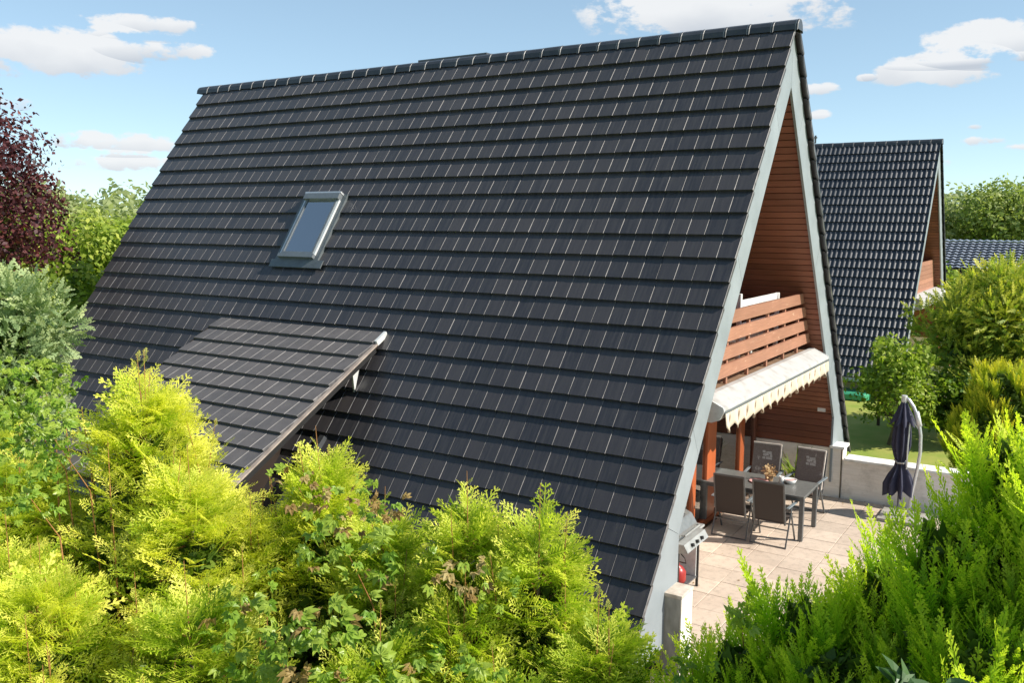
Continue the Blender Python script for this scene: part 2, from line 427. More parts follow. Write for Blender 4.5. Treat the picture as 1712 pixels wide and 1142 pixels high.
# ------------------------------------------------------------------ a-frame geometry
A = R(55.71); CA, SA = math.cos(A), math.sin(A)
ZR = 7.85; S0 = .155; E = .345; ROWS = 25; SEND = S0 + E*ROWS
def SP(x, s, w, side=-1): return (x, side*(s*CA + w*SA), ZR - s*SA + w*CA)
def yin(z, w): return ((ZR - z)*CA + w)/SA       # half width at height z of the plane at depth w
def slope_matrix(x, s, w, side):
    p = SP(x, s, w, side)
    if side < 0: c0, c1, c2 = (1,0,0), (0,CA,SA), (0,-SA,CA)
    else: c0, c1, c2 = (-1,0,0), (0,-CA,SA), (0,SA,CA)
    return Matrix(((c0[0],c1[0],c2[0],p[0]+OFF.x),(c0[1],c1[1],c2[1],p[1]+OFF.y),(c0[2],c1[2],c2[2],p[2]+OFF.z),(0,0,0,1)))
TW = .24
def flat_tile_mb():
    m_ = MB(); w, e = TW, E
    g = .002; lip = .0055
    zl, zu, t_ = .056, .018, .046
    def z(v): return zl + (zu-zl)*v/e
    # body
    b = len(m_.v)
    xa, xb = g, w-g-lip
    m_.hexa([(xa,0,zl-t_),(xb,0,zl-t_),(xb,e+.02,zu-t_),(xa,e+.02,zu-t_),(xa,.004,zl),(xb,.004,zl),(xb,e+.02,z(e+.02)),(xa,e+.02,z(e+.02))], 0)
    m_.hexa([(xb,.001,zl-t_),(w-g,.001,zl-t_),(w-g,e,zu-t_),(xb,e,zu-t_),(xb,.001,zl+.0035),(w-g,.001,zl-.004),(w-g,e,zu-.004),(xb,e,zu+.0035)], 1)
    return m_
def pantile_mb(w=.30):
    m_ = MB(); n = 12; e = E
    def prof(u):
        x = u/w*2*math.pi*2
        s = .5+.5*math.cos(x)
        return .032*(s**1.5)
    zl, zu, t_ = .050, .012, .030
    for i in range(n):
        u0, u1 = w*i/n, w*(i+1)/n
        if i == n-1: u1 -= .004
        a, b_ = prof(u0), prof(u1)
        m_.quad([(u0,0,zl+a),(u1,0,zl+b_),(u1,e+.02,zu+b_),(u0,e+.02,zu+a)], 0)
        m_.quad([(u0,0,zl-t_+a),(u1,0,zl-t_+b_),(u1,0,zl+b_),(u0,0,zl+a)], 0)
    a = prof(0); b_ = prof(w-.004)
    m_.quad([(0,0,zl-t_+a),(0,0,zl+a),(0,e+.02,zu+a),(0,e+.02,zu-t_+a)], 0)
    m_.quad([(w-.004,0,zl+b_),(w-.004,0,zl-t_+b_),(w-.004,e+.02,zu-t_+b_),(w-.004,e+.02,zu+b_)], 0)
    return m_
def bake_tiles(name, tmpl, mats, mats4, parent, vary=True, smooth=False):
    V, F, MI, RN = [], [], [], []
    tv = np.array([v+(1,) for v in tmpl.v]); tf = tmpl.f
    for k, M4 in enumerate(mats4):
        w = (np.array(M4) @ tv.T).T[:, :3]; b = k*len(tv)
        V.append(w); F += [tuple(b+i for i in f) for f in tf]; MI += tmpl.m; RN += [random.random()]*len(tv)
    me = bpy.data.meshes.new(name); me.from_pydata(np.concatenate(V).tolist(), [], F)
    for m in mats: me.materials.append(MATS[m])
    me.polygons.foreach_set('material_index', MI)
    o = bpy.data.objects.new(name, me); reg(o, parent, (0,0,0)); pick(o, RN); o['kind'] = 'stuff'
    return o
def tile_objs(name, me, mats4, parent):
    for M4 in mats4:
        o = bpy.data.objects.new(name, me); col.objects.link(o); o.parent = parent
        j = Matrix.Rotation(random.uniform(-.006, .006), 4, 'X') @ Matrix.Rotation(random.uniform(-.005, .005), 4, 'Y') @ Matrix.Rotation(random.uniform(-.003, .003), 4, 'Z')
        o.matrix_local = Matrix.Translation(-WO[parent.name]) @ M4 @ j

def a_frame(label, length, tmpl, mats, tw, rail_solid, main):
    root = empty('a_frame_house', (-length/2+OFF.x, OFF.y, OFF.z), label, 'house')
    meT = tmpl.mesh(mats, 'roof_tile', off=False, smooth=False)
    # roof bodies
    for side in (-1, 1):
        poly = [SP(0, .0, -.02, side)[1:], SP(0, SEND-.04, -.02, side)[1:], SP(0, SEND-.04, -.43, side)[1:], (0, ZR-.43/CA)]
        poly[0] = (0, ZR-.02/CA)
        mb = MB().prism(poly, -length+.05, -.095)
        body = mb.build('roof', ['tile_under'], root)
        ncol = int(length/tw)
        allm, near = [], []
        for k in range(ROWS):
            for c in range(ncol+1):
                x1 = .0 - c*tw + random.uniform(-.0012, .0012)
                x0 = x1 - tw
                if x0 < -length-.1: continue
                s_low = S0 + E*(k+1)
                Mx = slope_matrix(x0 if side < 0 else x1, s_low + random.uniform(-.002, .002), random.uniform(-.001, .002), side)
                (near if (side < 0 and c < 12) else allm).append(Mx)
        # top sliver row under the ridge
        topm = []
        if side < 0:
            tile_objs('roof_tile', meT, near, body)
            bake_tiles('roof_tile_field', tmpl, mats, allm, body)
        else:
            # verge tiles one by one, the rest as one field
            vt = MB(); vt.v = list(tmpl.v); vt.f = list(tmpl.f); vt.m = list(tmpl.m)
            # side flap of the verge tile, at u=0 (towards the gable) : curved lower edge
            for i in range(6):
                v0, v1 = E*i/6, E*(i+1)/6
                h0, h1 = (.035+.035*math.sin(math.pi*i/6), .035+.035*math.sin(math.pi*(i+1)/6))
                zt0, zt1 = .05-.036*i/6, .05-.036*(i+1)/6
                vt.hexa([(-.022,v0,zt0-h0-.03),(-.004,v0,zt0-h0-.03),(-.004,v1,zt1-h1-.03),(-.022,v1,zt1-h1-.03),(-.022,v0,zt0+.004),(-.004,v0,zt0+.004),(-.004,v1,zt1+.004),(-.022,v1,zt1+.004)], 0)
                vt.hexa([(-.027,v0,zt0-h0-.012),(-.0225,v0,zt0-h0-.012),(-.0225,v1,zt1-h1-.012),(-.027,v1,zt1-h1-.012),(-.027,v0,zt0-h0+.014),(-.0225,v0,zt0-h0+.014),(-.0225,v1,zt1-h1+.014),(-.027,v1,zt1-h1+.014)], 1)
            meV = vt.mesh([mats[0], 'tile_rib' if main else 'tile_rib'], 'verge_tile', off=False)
            vm = [M_ for M_ in allm if abs(M_.translation.x - OFF.x) < .02 and M_ not in topm]
            rest = [M_ for M_ in allm if abs(M_.translation.x - OFF.x) >= .02]
            tile_objs('verge_tile', meV, vm, body)
            bake_tiles('roof_tile_field', tmpl, mats, rest, body)
    # barge boards in segments
    wI = -.50
    for side in (-1, 1):
        def pt(s, w): p = SP(0, s, w, side); return (p[1], p[2])
        sI0 = -wI*math.tan(A)
        cuts = [0, 1.35, 3.75, 6.15, 8.0]
        for i in range(len(cuts)):
            if i == 0: poly = [(side*.003, ZR-.06/CA), pt(cuts[1], -.06), pt(cuts[1]+.22, wI), (side*.003, ZR+wI/CA)]
            elif i < 4: poly = [pt(cuts[i]+.006, -.06), pt(cuts[i+1], -.06), pt(cuts[i+1]+.22, wI), pt(cuts[i]+.226, wI)]
            if i == 3:
                zk = 1.50
                poly = [pt(cuts[3]+.006, -.06), pt(cuts[4]-.6, -.06), (side*yin(zk, wI), zk), pt(cuts[3]+.226, wI)]
            if i == 4:
                zk = 1.494
                poly = [pt(cuts[4]-.593, -.06), (side*yin(.28, -.06), .28), (side*3.72, .28), (side*3.72, zk)]
            MB().prism(poly, -.088, -.052).build('bargeboard', 'fascia', root)
        MB().prism([(0, ZR-.02/CA-.02), SP(0, SEND, -.02, side)[1:], SP(0, SEND, -.12, side)[1:], (0, ZR-.12/CA-.02)], -.093, -.0885).build('bargeboard_backing', 'fascia_joint', root)
    # ridge tiles
    rp = MB(); n = 7; prof = []
    for i in range(n+1):
        th = math.pi*i/n; prof.append((math.cos(th)*(.125-.02*math.sin(th)), math.sin(th)**.8*.150-.128))
    RT = .344
    x0 = 0
    def ring(x, k): return [(x, p[0]*k, p[1]*k) for p in prof]
    def ridge(k0, k1, xa, xb, mi, lift=0):
        a, b_ = ring(xa, k0), ring(xb, k1)
        for i in range(n):
            rp.quad([(a[i][0],a[i][1],a[i][2]+lift),(a[i+1][0],a[i+1][1],a[i+1][2]+lift),(b_[i+1][0],b_[i+1][1],b_[i+1][2]+lift),(b_[i][0],b_[i][1],b_[i][2]+lift)], mi)
    ridge(1.0, 1.06, 0, .30, 0); ridge(1.06, 1.17, .30, .312, 1); ridge(1.17, 1.17, .312, .338, 0); ridge(1.17, 1.0, .338, .344, 1)
    rp.quad([(0, p[0], p[1]) for p in prof], 0); rp.quad([(.344, p[0]*1.0, p[1]*1.0) for p in prof], 0)
    meR = rp.mesh(['ridge', 'ridge_lip'], 'ridge_tile', off=False)
    nr = int(length/RT)
    for i in range(nr+1):
        o = bpy.data.objects.new('ridge_tile', meR); col.objects.link(o); o.parent = root
        o.location = Vector((.04-(i+1)*RT, 0, ZR+.012+random.uniform(-.003, .003))) + OFF - WO[root.name]; o.rotation_euler = (0, random.uniform(-.006, .006), 0)
    # soffit inside the open gable (both slopes)
    zb = 1.55; D = 1.5
    bw = .115
    wS = -.45
    s_a = -wS*math.tan(A); s_b = (ZR + wS*CA - zb)/SA
    nb = int((s_b-s_a)/bw)
    meB = None
    for side in (1, -1):
        if side < 0:
            MB().prism([(0, ZR-.435/CA), SP(0, s_b, -.435, -1)[1:], SP(0, s_b, -.45, -1)[1:], (0, ZR-.45/CA)], -D, -.095).build('soffit', 'wood_red', root)
            continue
        sof = empty('soffit', (OFF.x-D/2, 2+OFF.y, 5+OFF.z), parent=root)
        for i in range(nb+1):
            s1 = s_a + i*bw + .02
            p = [SP(0, s1, -.435, side), SP(0, s1+bw-.008, -.435, side), SP(0, s1+bw-.008, -.452, side), SP(0, s1+.006, -.456, side)]
            MB().prism([q[1:] for q in p], -D+.002, -.092).build('board', 'wood_red', sof)
    # vertical boards along the knee of the recess
    kn = empty('knee_cladding', (OFF.x-D/2, 3.7+OFF.y, 1.2+OFF.z), parent=root)
    yk = yin(1.55, -.45) - .005
    for i in range(5):
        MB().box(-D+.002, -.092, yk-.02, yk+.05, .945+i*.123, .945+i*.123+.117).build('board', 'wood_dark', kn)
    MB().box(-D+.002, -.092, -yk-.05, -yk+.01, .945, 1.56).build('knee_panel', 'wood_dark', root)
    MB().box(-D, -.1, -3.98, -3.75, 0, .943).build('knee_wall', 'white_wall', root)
    if not main: MB().box(-D, -.1, 3.75, 3.98, 0, .943).build('knee_wall', 'white_wall', root)
    # recessed gable wall, upper storey
    up_ = MB().prism([(yin(2.9,-.43), 2.9), (0, ZR-.43/CA), (-yin(2.9,-.43), 2.9)], -D-.14, -D)
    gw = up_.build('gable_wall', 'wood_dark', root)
    MB().box(-D-.02, -D+.03, -.5, .45, 2.92, 5.0).build('balcony_door', 'wood_frame', root)
    MB().box(-D+.031, -D+.04, -.38, .33, 3.1, 4.85).build('pane', 'glass', root)
    # back gable and inner dark volume
    MB().prism([(yin(0,-.43), 0), (0, ZR-.43/CA), (-yin(0,-.43), 0)], -length+.3, -length+.45).build('rear_gable_wall', 'white_wall', root)
    MB().box(-length+.5, -D-2.8, -3.6, 3.6, .02, 2.6).build('interior_wall', 'interior', root)
    # balcony
    bal = empty('balcony', (OFF.x-.9, OFF.y, 2.8+OFF.z), parent=root)
    yb = yin(2.75, -.46)
    MB().box(-D, -.30, -yb, yb, 2.70, 2.855).build('slab', 'white_wall', bal)
    nd = 48
    meD = None
    for i in range(nd):
        y0 = -yb + .06 + i*(2*yb-.12)/nd
        MB().box(-D+.01, -.29, y0, y0+(2*yb-.12)/nd-.012, 2.858, 2.885).build('deck_board', 'deck', bal)
    ntop = 3.885; hb = .172; pitch = .237
    nbd = 4 if not rail_solid else 7
    if rail_solid: pitch, hb = .150, .142
    for i in range(nbd):
        zt = ntop - i*pitch; ye = yin(zt, -.47) - .02
        MB().prism([(-ye, zt), (ye, zt), (ye+.67*hb, zt-hb), (-ye-.67*hb, zt-hb)], -.335, -.298).build('rail_board', 'wood_rail', bal)
    for y in (-2.3, -1.45, -.55, .35, 1.25, 2.05):
        MB().box(-.378, -.337, y-.03, y+.03, 2.886, 3.84 if abs(y) < 1.9 else 3.5).build('rail_post', 'wood_rail', bal)
    return root

# ------------------------------------------------------------------ ground
mb = MB(); mb.quad([(-1500,-1500,-.10),(1500,-1500,-.10),(1500,1500,-.10),(-1500,1500,-.10)])
tag(mb.build('lawn', 'lawn'), kind='structure')
mb = MB().box(-1.6, 6.0, -7.2, 3.76, -.3, -.035)
terr = tag(mb.build('terrace', 'joint'), kind='structure')
base_slab = MB().box(0, .492, 0, .492, -.045, 0).mesh('slab', 'paving_slab', off=False, bevel=.004)
for i in range(-4, 12):
    for j in range(-14, 8):
        x0, y0 = .13 + i*.5, .23 + j*.5
        if x0 < -1.5 or x0 > 5.2: continue
        if y0 > 3.30: continue
        if y0+.5 < -4.1 and x0 < .1: continue
        if -4.2 < y0+.25 < -3.6 and x0 < .1: continue
        o = bpy.data.objects.new('paving_slab', base_slab); reg(o, terr, (x0, y0, random.uniform(-.002, .003)))
        o.rotation_euler = (random.uniform(-.003, .003), random.uniform(-.003, .003), random.uniform(-.006, .006))

# ------------------------------------------------------------------ main house
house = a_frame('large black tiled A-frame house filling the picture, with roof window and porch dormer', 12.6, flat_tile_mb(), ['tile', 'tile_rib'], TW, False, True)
# roof window
sw = empty('roof_window', (-7.43, -2.0, 5.0), parent=house)
def slopebox(mb, x0, x1, s0, s1, w0, w1, mi=0, dx=0):
    mb.hexa([SP(x0,s1,w0), SP(x1,s1,w0), SP(x1,s0,w0), SP(x0,s0,w0), SP(x0,s1,w1), SP(x1,s1,w1), SP(x1,s0,w1), SP(x0,s0,w1)], mi); return mb
xa, xb, sa, sb = -7.84, -7.03, 2.93, 4.20
slopebox(MB(), xa-.09, xb+.09, sa-.03, sb+.05, .02, .078).build('flashing', 'lead', sw)
slopebox(MB(), xa-.16, xb+.22, sb+.02, sb+.17, .060, .080).build('apron', 'lead', sw)
slopebox(MB(), xa, xb, sa, sa+.11, .06, .165).build('hood', 'frame_grey', sw)
slopebox(MB(), xa-.01, xb+.01, sa-.03, sa, .06, .165).build('hood_cap', 'alu', sw)
slopebox(MB(), xa, xa+.04, sa+.11, sb-.07, .06, .112).build('frame_side', 'alu', sw)
slopebox(MB(), xb-.04, xb, sa+.11, sb-.07, .06, .112).build('frame_side', 'alu_pale', sw)  # paler than the left side: sunlight on it painted in by material
slopebox(MB(), xa, xb, sb-.07, sb, .06, .14).build('frame_bottom', 'frame_grey', sw)
mb = MB(); slopebox(mb, xa+.04, xa+.08, sa+.11, sb-.07, .06, .125); slopebox(mb, xb-.08, xb-.04, sa+.11, sb-.07, .06, .125); slopebox(mb, xa+.08, xb-.08, sb-.11, sb-.07, .06, .125)
mb.build('sash', 'frame_grey', sw)
slopebox(MB(), xa+.08, xb-.08, sa+.11, sb-.11, .100, .107).build('pane', 'glass_sky', sw)
slopebox(MB(), xa+.08, xb-.08, sa+.11, sb-.11, .079, .082).build('blind', 'curtain', sw)
# flat vent behind the ridge
MB().box(-6.85, -5.35, .12, .50, ZR-.16, ZR+.100).build('ridge_vent', 'gutter', house)

# porch dormer
dm = empty('porch_dormer', (-6.8, -4.6, 2.6), parent=house)
DA = R(28.6); DCA, DSA = math.cos(DA), math.sin(DA)
y_t, z_t = -3.02, 3.42
def DP(x, s, w): return (x, y_t - s*DCA - w*DSA, z_t - s*DSA + w*DCA)
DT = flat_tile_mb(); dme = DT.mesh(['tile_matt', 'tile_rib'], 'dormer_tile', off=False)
DR = 11; DE = .343
for k in range(DR):
    for c in range(15):
        x0 = -4.985 - (c+1)*TW
        p = DP(x0, DE*(k+1), 0)
        M4 = Matrix(((1,0,0,p[0]),(0,DCA,-DSA,p[1]),(0,DSA,DCA,p[2]),(0,0,0,1)))
        o = bpy.data.objects.new('dormer_tile', dme); col.objects.link(o); o.parent = dm
        o.matrix_local = Matrix.Translation(-WO[dm.name]) @ M4 @ Matrix.Rotation(random.uniform(-.006, .006), 4, 'X') @ Matrix.Rotation(random.uniform(-.005, .005), 4, 'Y')
def dbox(x0, x1, s0, s1, w0, w1):
    return MB().hexa([DP(x0,s1,w0), DP(x1,s1,w0), DP(x1,s0,w0), DP(x0,s0,w0), DP(x0,s1,w1), DP(x1,s1,w1), DP(x1,s0,w1), DP(x0,s0,w1)])
SD = DE*DR
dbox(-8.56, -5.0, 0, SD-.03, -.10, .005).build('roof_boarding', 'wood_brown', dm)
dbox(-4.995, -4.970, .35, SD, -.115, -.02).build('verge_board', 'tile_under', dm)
dbox(-4.993, -4.935, .30, SD, -.018, .004).build('verge_trim', 'trim_pale', dm)
dbox(-8.60, -8.57, .1, SD, -.14, .03).build('verge_board', 'wood_brown', dm)
dbox(-4.985, -4.94, .05, .30, -.03, .05).build('corner_flashing', 'alu_pale', dm)
MB().prism([(-3.50, 2.99), (-3.66, 2.90), (-3.62, 2.60)], -5.12, -5.09).build('corner_flashing', 'alu_pale', dm)
# cheeks
for x in (-6.0, -8.25):
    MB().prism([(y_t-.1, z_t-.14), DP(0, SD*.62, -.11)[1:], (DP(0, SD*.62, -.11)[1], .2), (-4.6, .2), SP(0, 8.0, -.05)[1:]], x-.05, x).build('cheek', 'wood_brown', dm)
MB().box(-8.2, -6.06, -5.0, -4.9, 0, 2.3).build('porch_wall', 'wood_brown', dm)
MB().bar((-5.30, -4.05, 2.0), (-5.45, -5.05, .9), .10, .08).build('strut', 'gutter', dm)
MB().bar((-5.10, -5.7, 0), (-5.10, -5.7, 1.75), .1, .1, upv=(1,0,0)).build('porch_post', 'wood_brown', dm)

# terrace front: posts, doors, glass
gl = empty('terrace_glazing', (-1.5, 1.2, 0), parent=house)
D = 1.5
for (y0, y1, mt) in ((3.56, 3.70, 'wood_dark'), (2.72, 2.95, 'wood_frame'), (1.02, 1.42, 'wood_frame'), (-.42, -.15, 'wood_frame'), (.35, .52, 'wood_frame'), (-2.2, -2.0, 'wood_frame'), (-3.7, -3.55, 'wood_frame')):
    MB().box(-D-.06, -D+(.04 if mt != 'wood_dark' else .03), y0, y1, 0.0, min(2.6, ZR-(max(abs(y0), abs(y1))*SA+.44)/CA)).build('door_post', mt, gl, bevel=.006)
MB().box(-D-.05, -D+.03, -2.95, 2.95, 2.56, 2.695).build('head_beam', 'wood_frame', gl)
MB().box(-D-.05, -D+.06, -3.7, 3.7, -.02, .07).build('sill', 'wood_frame', gl)
for (y0, y1) in ((2.96, 3.55), (1.43, 2.71), (.53, 1.01), (-.14, .34), (-1.99, -.43), (-3.54, -2.21)):
    zt_ = [(y, min(2.56, ZR-(abs(y)*SA+.44)/CA)) for y in ((y1, y0) if y0 >= 0 or y1 > 0 else (y1, y0))]
    MB().prism([(y0, .07), (y1, .07)] + zt_, -D-.012, -D-.004).build('pane', 'glass', gl)
for (y0, y1) in ((2.05, 2.6), (-.4, -.1), (-2.9, -2.3)):
    mb = MB(); k = 14
    for i in range(k):
        ya, yb_ = y0+(y1-y0)*i/k, y0+(y1-y0)*(i+1)/k; xa_, xb_ = -D-.22+.03*(-1)**i, -D-.22+.03*(-1)**(i+1)
        mb.quad([(xa_,ya,.1),(xb_,yb_,.1),(xb_,yb_,2.5),(xa_,ya,2.5)])
    mb.build('curtain', 'curtain', gl)
MB().box(-3.2, -3.1, -3.6, 3.6, .02, 2.6).build('room_wall', 'curtain', gl)
MB().box(-.34, -.20, 3.66, 3.705, 1.60, 1.67).build('wall_lamp', 'ceramic', house)

# terrace wall, right, with stepped coping; and its mirror stub at the left corner
rw = empty('terrace_wall', (2, 3.9, 0), 'long low white rendered wall with pale coping along the far side of the terrace', 'wall')
MB().box(-1.55, .13, 3.755, 4.08, -.3, .925).build('wall_body', 'white_wall', rw)
MB().box(.135, 6.0, 3.76, 4.06, -.3, .715).build('wall_body', 'white_wall', rw)
MB().box(-.10, .165, 3.70, 4.12, .928, .975).build('coping', 'coping', rw)
MB().box(.17, 2.2, 3.71, 4.10, .718, .765).build('coping', 'coping', rw, bevel=.004)
MB().box(2.206, 6.0, 3.71, 4.10, .718, .765).build('coping', 'coping', rw, bevel=.004)
MB().box(.105, .128, 3.745, 3.753, 0.0, .92).build('joint_strip', 'joint', rw)
lw = empty('wall_pillar', (.03, -3.93, 0), 'short grey and white wall pillar at the foot of the near bargeboard beside the grill', 'wall')
MB().box(-.055, .138, -4.09, -3.755, -.4, .885).build('wall_body', 'concrete_grey', lw)  # grey body: stains, with the shade of the near side painted in
MB().box(.1385, .15, -4.085, -3.76, -.4, .883).build('sunlit_face', 'coping', lw)  # white sheet on the pillar: its sunlit side painted into the colour
MB().box(-.07, .158, -4.10, -3.745, .887, .93).build('coping', 'coping_dirty', lw, bevel=.004)

# awning
aw = empty('awning', (-.1, 0, 2.7), 'closed awning in a long white box with a scalloped beige valance below the balcony', 'awning')
pf = [(-.285, 2.905), (-.20, 2.905), (.035, 2.790), (.045, 2.755), (.045, 2.735), (.0, 2.64), (-.10, 2.60), (-.285, 2.60)]
MB().prism([(x+0, z) for x, z in pf], -2.60, 2.62, axis='y').build('cassette', 'awning_white', aw)
MB().prism([(x*1.0+(.004 if x > 0 else -.004), z+(.004 if z > 2.7 else -.006)) for x, z in pf], -2.625, -2.602, axis='y').build('end_cap', 'alu_pale', aw)
MB().prism([(x*1.0+(.004 if x > 0 else -.004), z+(.004 if z > 2.7 else -.006)) for x, z in pf], 2.622, 2.645, axis='y').build('end_cap', 'alu_pale', aw)
MB().box(.046, .060, -2.60, 2.62, 2.715, 2.745).build('front_rail', 'frame_grey', aw)
me = bpy.data.meshes.new('valance'); V = []; F = []; UV = []
ns = 15; per = 5.18/ns; K = 16*ns; rows_ = 5
for i in range(K+1):
    u = i/16; y = -2.58 + u*per; ph = abs(math.sin(math.pi*u)); dep = .19 + .10*ph
    for j in range(rows_+1):
        tt = j/rows_; V.append((.05 + .035*math.sin(2*math.pi*u+.6)*tt + .012*math.sin(5*u)*tt, y, 2.735 - dep*tt)); UV.append((u, 1-tt))
for i in range(K):
    for j in range(rows_):
        a_ = i*(rows_+1)+j; F.append((a_, a_+rows_+1, a_+rows_+2, a_+1))
me.from_pydata(V, [], F); uvl = me.uv_layers.new(name='UVMap')
for p_ in me.polygons:
    for li in p_.loop_indices: uvl.data[li].uv = UV[me.loops[li].vertex_index]
me.materials.append(MATS['valance']); me.polygons.foreach_set('use_smooth', [True]*len(me.polygons))
o = bpy.data.objects.new('valance', me); reg(o, aw, (0,0,0))
sm = o.modifiers.new('t', 'SOLIDIFY'); sm.thickness = .004

# ------------------------------------------------------------------ furniture
def make_chair(name, label, cushion):
    r_ = empty(name, (0,0,0), label, 'chair')
    # local: sitter faces +y, width along x
    def leg(p, q): return MB().bar(p, q, .028, .020, upv=(1,0,0))
    for sx in (-1, 1):
        x = sx*.28
        leg((x, -.27, 0), (x*.98, .05, .62)).build('leg', 'chair_frame', r_, off=False)
        leg((x, .27, 0), (x*.98, -.04, .60)).build('leg', 'chair_frame', r_, off=False)
        MB().bar((x*1.03, -.26, .655), (x*1.03, .24, .635), .05, .022).build('armrest', 'arm_grey', r_, off=False, bevel=.005)
        MB().bar((x*.86, -.20, .36), (x*.86, -.36, 1.06), .026, .026, upv=(1,0,0)).build('back_tube', 'chair_frame', r_, off=False)
    MB().bar((-.25, -.358, 1.055), (.25, -.358, 1.055), .028, .028).build('back_tube', 'chair_frame', r_, off=False)
    MB().hexa([(-.232,-.215,.40),(.232,-.215,.40),(.232,-.355,1.04),(-.232,-.355,1.04),(-.232,-.206,.40),(.232,-.206,.40),(.232,-.346,1.04),(-.232,-.346,1.04)]).build('backrest', 'chair_fabric', r_, off=False)
    MB().hexa([(-.24,-.22,.385),(.24,-.22,.385),(.24,.25,.42),(-.24,.25,.42),(-.24,-.22,.40),(.24,-.22,.40),(.24,.25,.435),(-.24,.25,.435)]).build('seat', 'chair_fabric', r_, off=False)
    MB().bar((-.27, -.16, .27), (.27, -.16, .27), .018, .018).build('crossbar', 'chair_frame', r_, off=False)
    MB().bar((-.27, .17, .27), (.27, .17, .27), .018, .018).build('crossbar', 'chair_frame', r_, off=False)
    MB().bar((-.28, -.265, .015), (.28, -.265, .015), .016, .016).build('crossbar', 'chair_frame', r_, off=False)
    if cushion:
        c_ = MB().hexa([(-.25,-.20,.43),(.25,-.20,.43),(.25,-.345,1.10),(-.25,-.345,1.10),(-.25,-.13,.43),(.25,-.13,.43),(.25,-.285,1.12),(-.25,-.285,1.12)]).build('back_cushion', 'cushion', r_, off=False, bevel=.018)
        MB().hexa([(-.25,-.15,.435),(.25,-.15,.435),(.25,.26,.44),(-.25,.26,.44),(-.25,-.15,.50),(.25,-.15,.50),(.25,.26,.50),(-.25,.26,.50)]).build('seat_cushion', 'cushion', r_, off=False, bevel=.018)
        # printed ornament, a few mm proud of the cushion front
        mbp = MB(); rr_ = random.Random(4)
        def cp(u, v, h=.004): return (u + .0*h, -.13-(v-.43)*.2246+h, v)
        for k in range(9):
            u = -.07+.055*(k % 3)+rr_.uniform(-.012,.012); v = .86+.05*(k//3)+rr_.uniform(-.01,.01)
            du, dv = rr_.uniform(.022,.036), rr_.uniform(.018,.028)
            mbp.quad([cp(u-du,v-dv,.004+k*.0004),cp(u+du*.8,v-dv,.004+k*.0004),cp(u+du,v+dv*.7,.004+k*.0004),cp(u-du*.7,v+dv,.004+k*.0004)])
        mbp.build('print', 'cushion_print', c_, off=False)
        mbp = MB()
        mbp.hexa([cp(-.252,.44,-.02),cp(-.232,.44,-.02),cp(-.232,1.1,-.02),cp(-.252,1.1,-.02),cp(-.252,.44,.006),cp(-.232,.44,.006),cp(-.232,1.1,.006),cp(-.252,1.1,.006)])
        mbp.hexa([cp(-.25,1.095,-.02),cp(.25,1.095,-.02),cp(.25,1.118,-.02),cp(-.25,1.118,-.02),cp(-.25,1.095,.006),cp(.25,1.095,.006),cp(.25,1.118,.006),cp(-.25,1.118,.006)])
        mbp.build('piping', 'cushion_edge', c_, off=False)
    return r_
GC = 'garden chairs round the terrace table'
ch = make_chair('garden_chair', 'dark garden armchair with its back to the viewer, nearer the table corner', False); ch['group'] = GC
ch.location = (-.25, .78, 0)
c2 = copy_tree(ch); c2.location = (-.90, .80, 0); c2.rotation_euler = (0, 0, R(2)); c2['label'] = 'dark garden armchair with its back to the viewer, nearest the grill'
ch3 = make_chair('garden_chair', 'garden chair with pale print on its dark cushion, far side of the table, right', True); ch3['group'] = GC
ch3.location = (-.20, 2.42, 0); ch3.rotation_euler = (0, 0, R(180-6))
c4 = copy_tree(ch3); c4.location = (-.93, 2.40, 0); c4.rotation_euler = (0, 0, R(180+3)); c4['label'] = 'garden chair with grey cushion behind the dried flowers, closest to the glass doors'

tb = empty('garden_table', (-.7, 1.44, 0), 'dark grey garden table with stone look top and square legs', 'table')
MB().box(-1.56, .165, .97, 1.90, .715, .745).build('tabletop', 'table_top', tb, bevel=.004)
MB().box(-1.53, .135, 1.0, 1.87, .66, .713).build('apron', 'chair_frame', tb)
for x in (-1.52, .09):
    for y in (.985, 1.815):
        MB().box(x, x+.07, y, y+.07, 0, .712).build('leg', 'chair_frame', tb, bevel=.003)
def lathe(prof, cx, cy, z0, n=20, mi=0):
    mb = MB(); k = len(prof)
    for (r, z) in prof:
        for j in range(n): mb.v.append((cx+r*math.cos(2*math.pi*j/n), cy+r*math.sin(2*math.pi*j/n), z0+z))
    for i in range(k-1):
        for j in range(n): mb.f.append((i*n+j, i*n+(j+1)%n, (i+1)*n+(j+1)%n, (i+1)*n+j)); mb.m.append(mi)
    return mb
tag(lathe([(0,.002),(.13,.002),(.16,.02),(.155,.022),(.12,.012),(0,.012)], -.70, 1.42, .745).build('plate', 'pink', origin=(-.70,1.42,.745), smooth=True), 'round pink plate on the garden table', 'plate')
bw_ = empty('bowl', (-.23, 1.62, .745), 'white bowl with pink filling on the table near its right end', 'bowl')
lathe([(0,.002),(.07,.002),(.105,.075),(.098,.075),(.066,.012),(0,.012)], -.23, 1.62, .745).build('bowl_body', 'ceramic', bw_, smooth=True)
lathe([(0,.058),(.088,.055)], -.23, 1.62, .745).build('filling', 'pink', bw_)
tag(lathe([(0,.002),(.04,.002),(.042,.12),(.036,.12),(.034,.01),(0,.01)], -.36, 1.55, .745).build('cup', 'ceramic', origin=(-.36,1.55,.745), smooth=True), 'tall white cup on the table beside the dried flowers', 'cup')

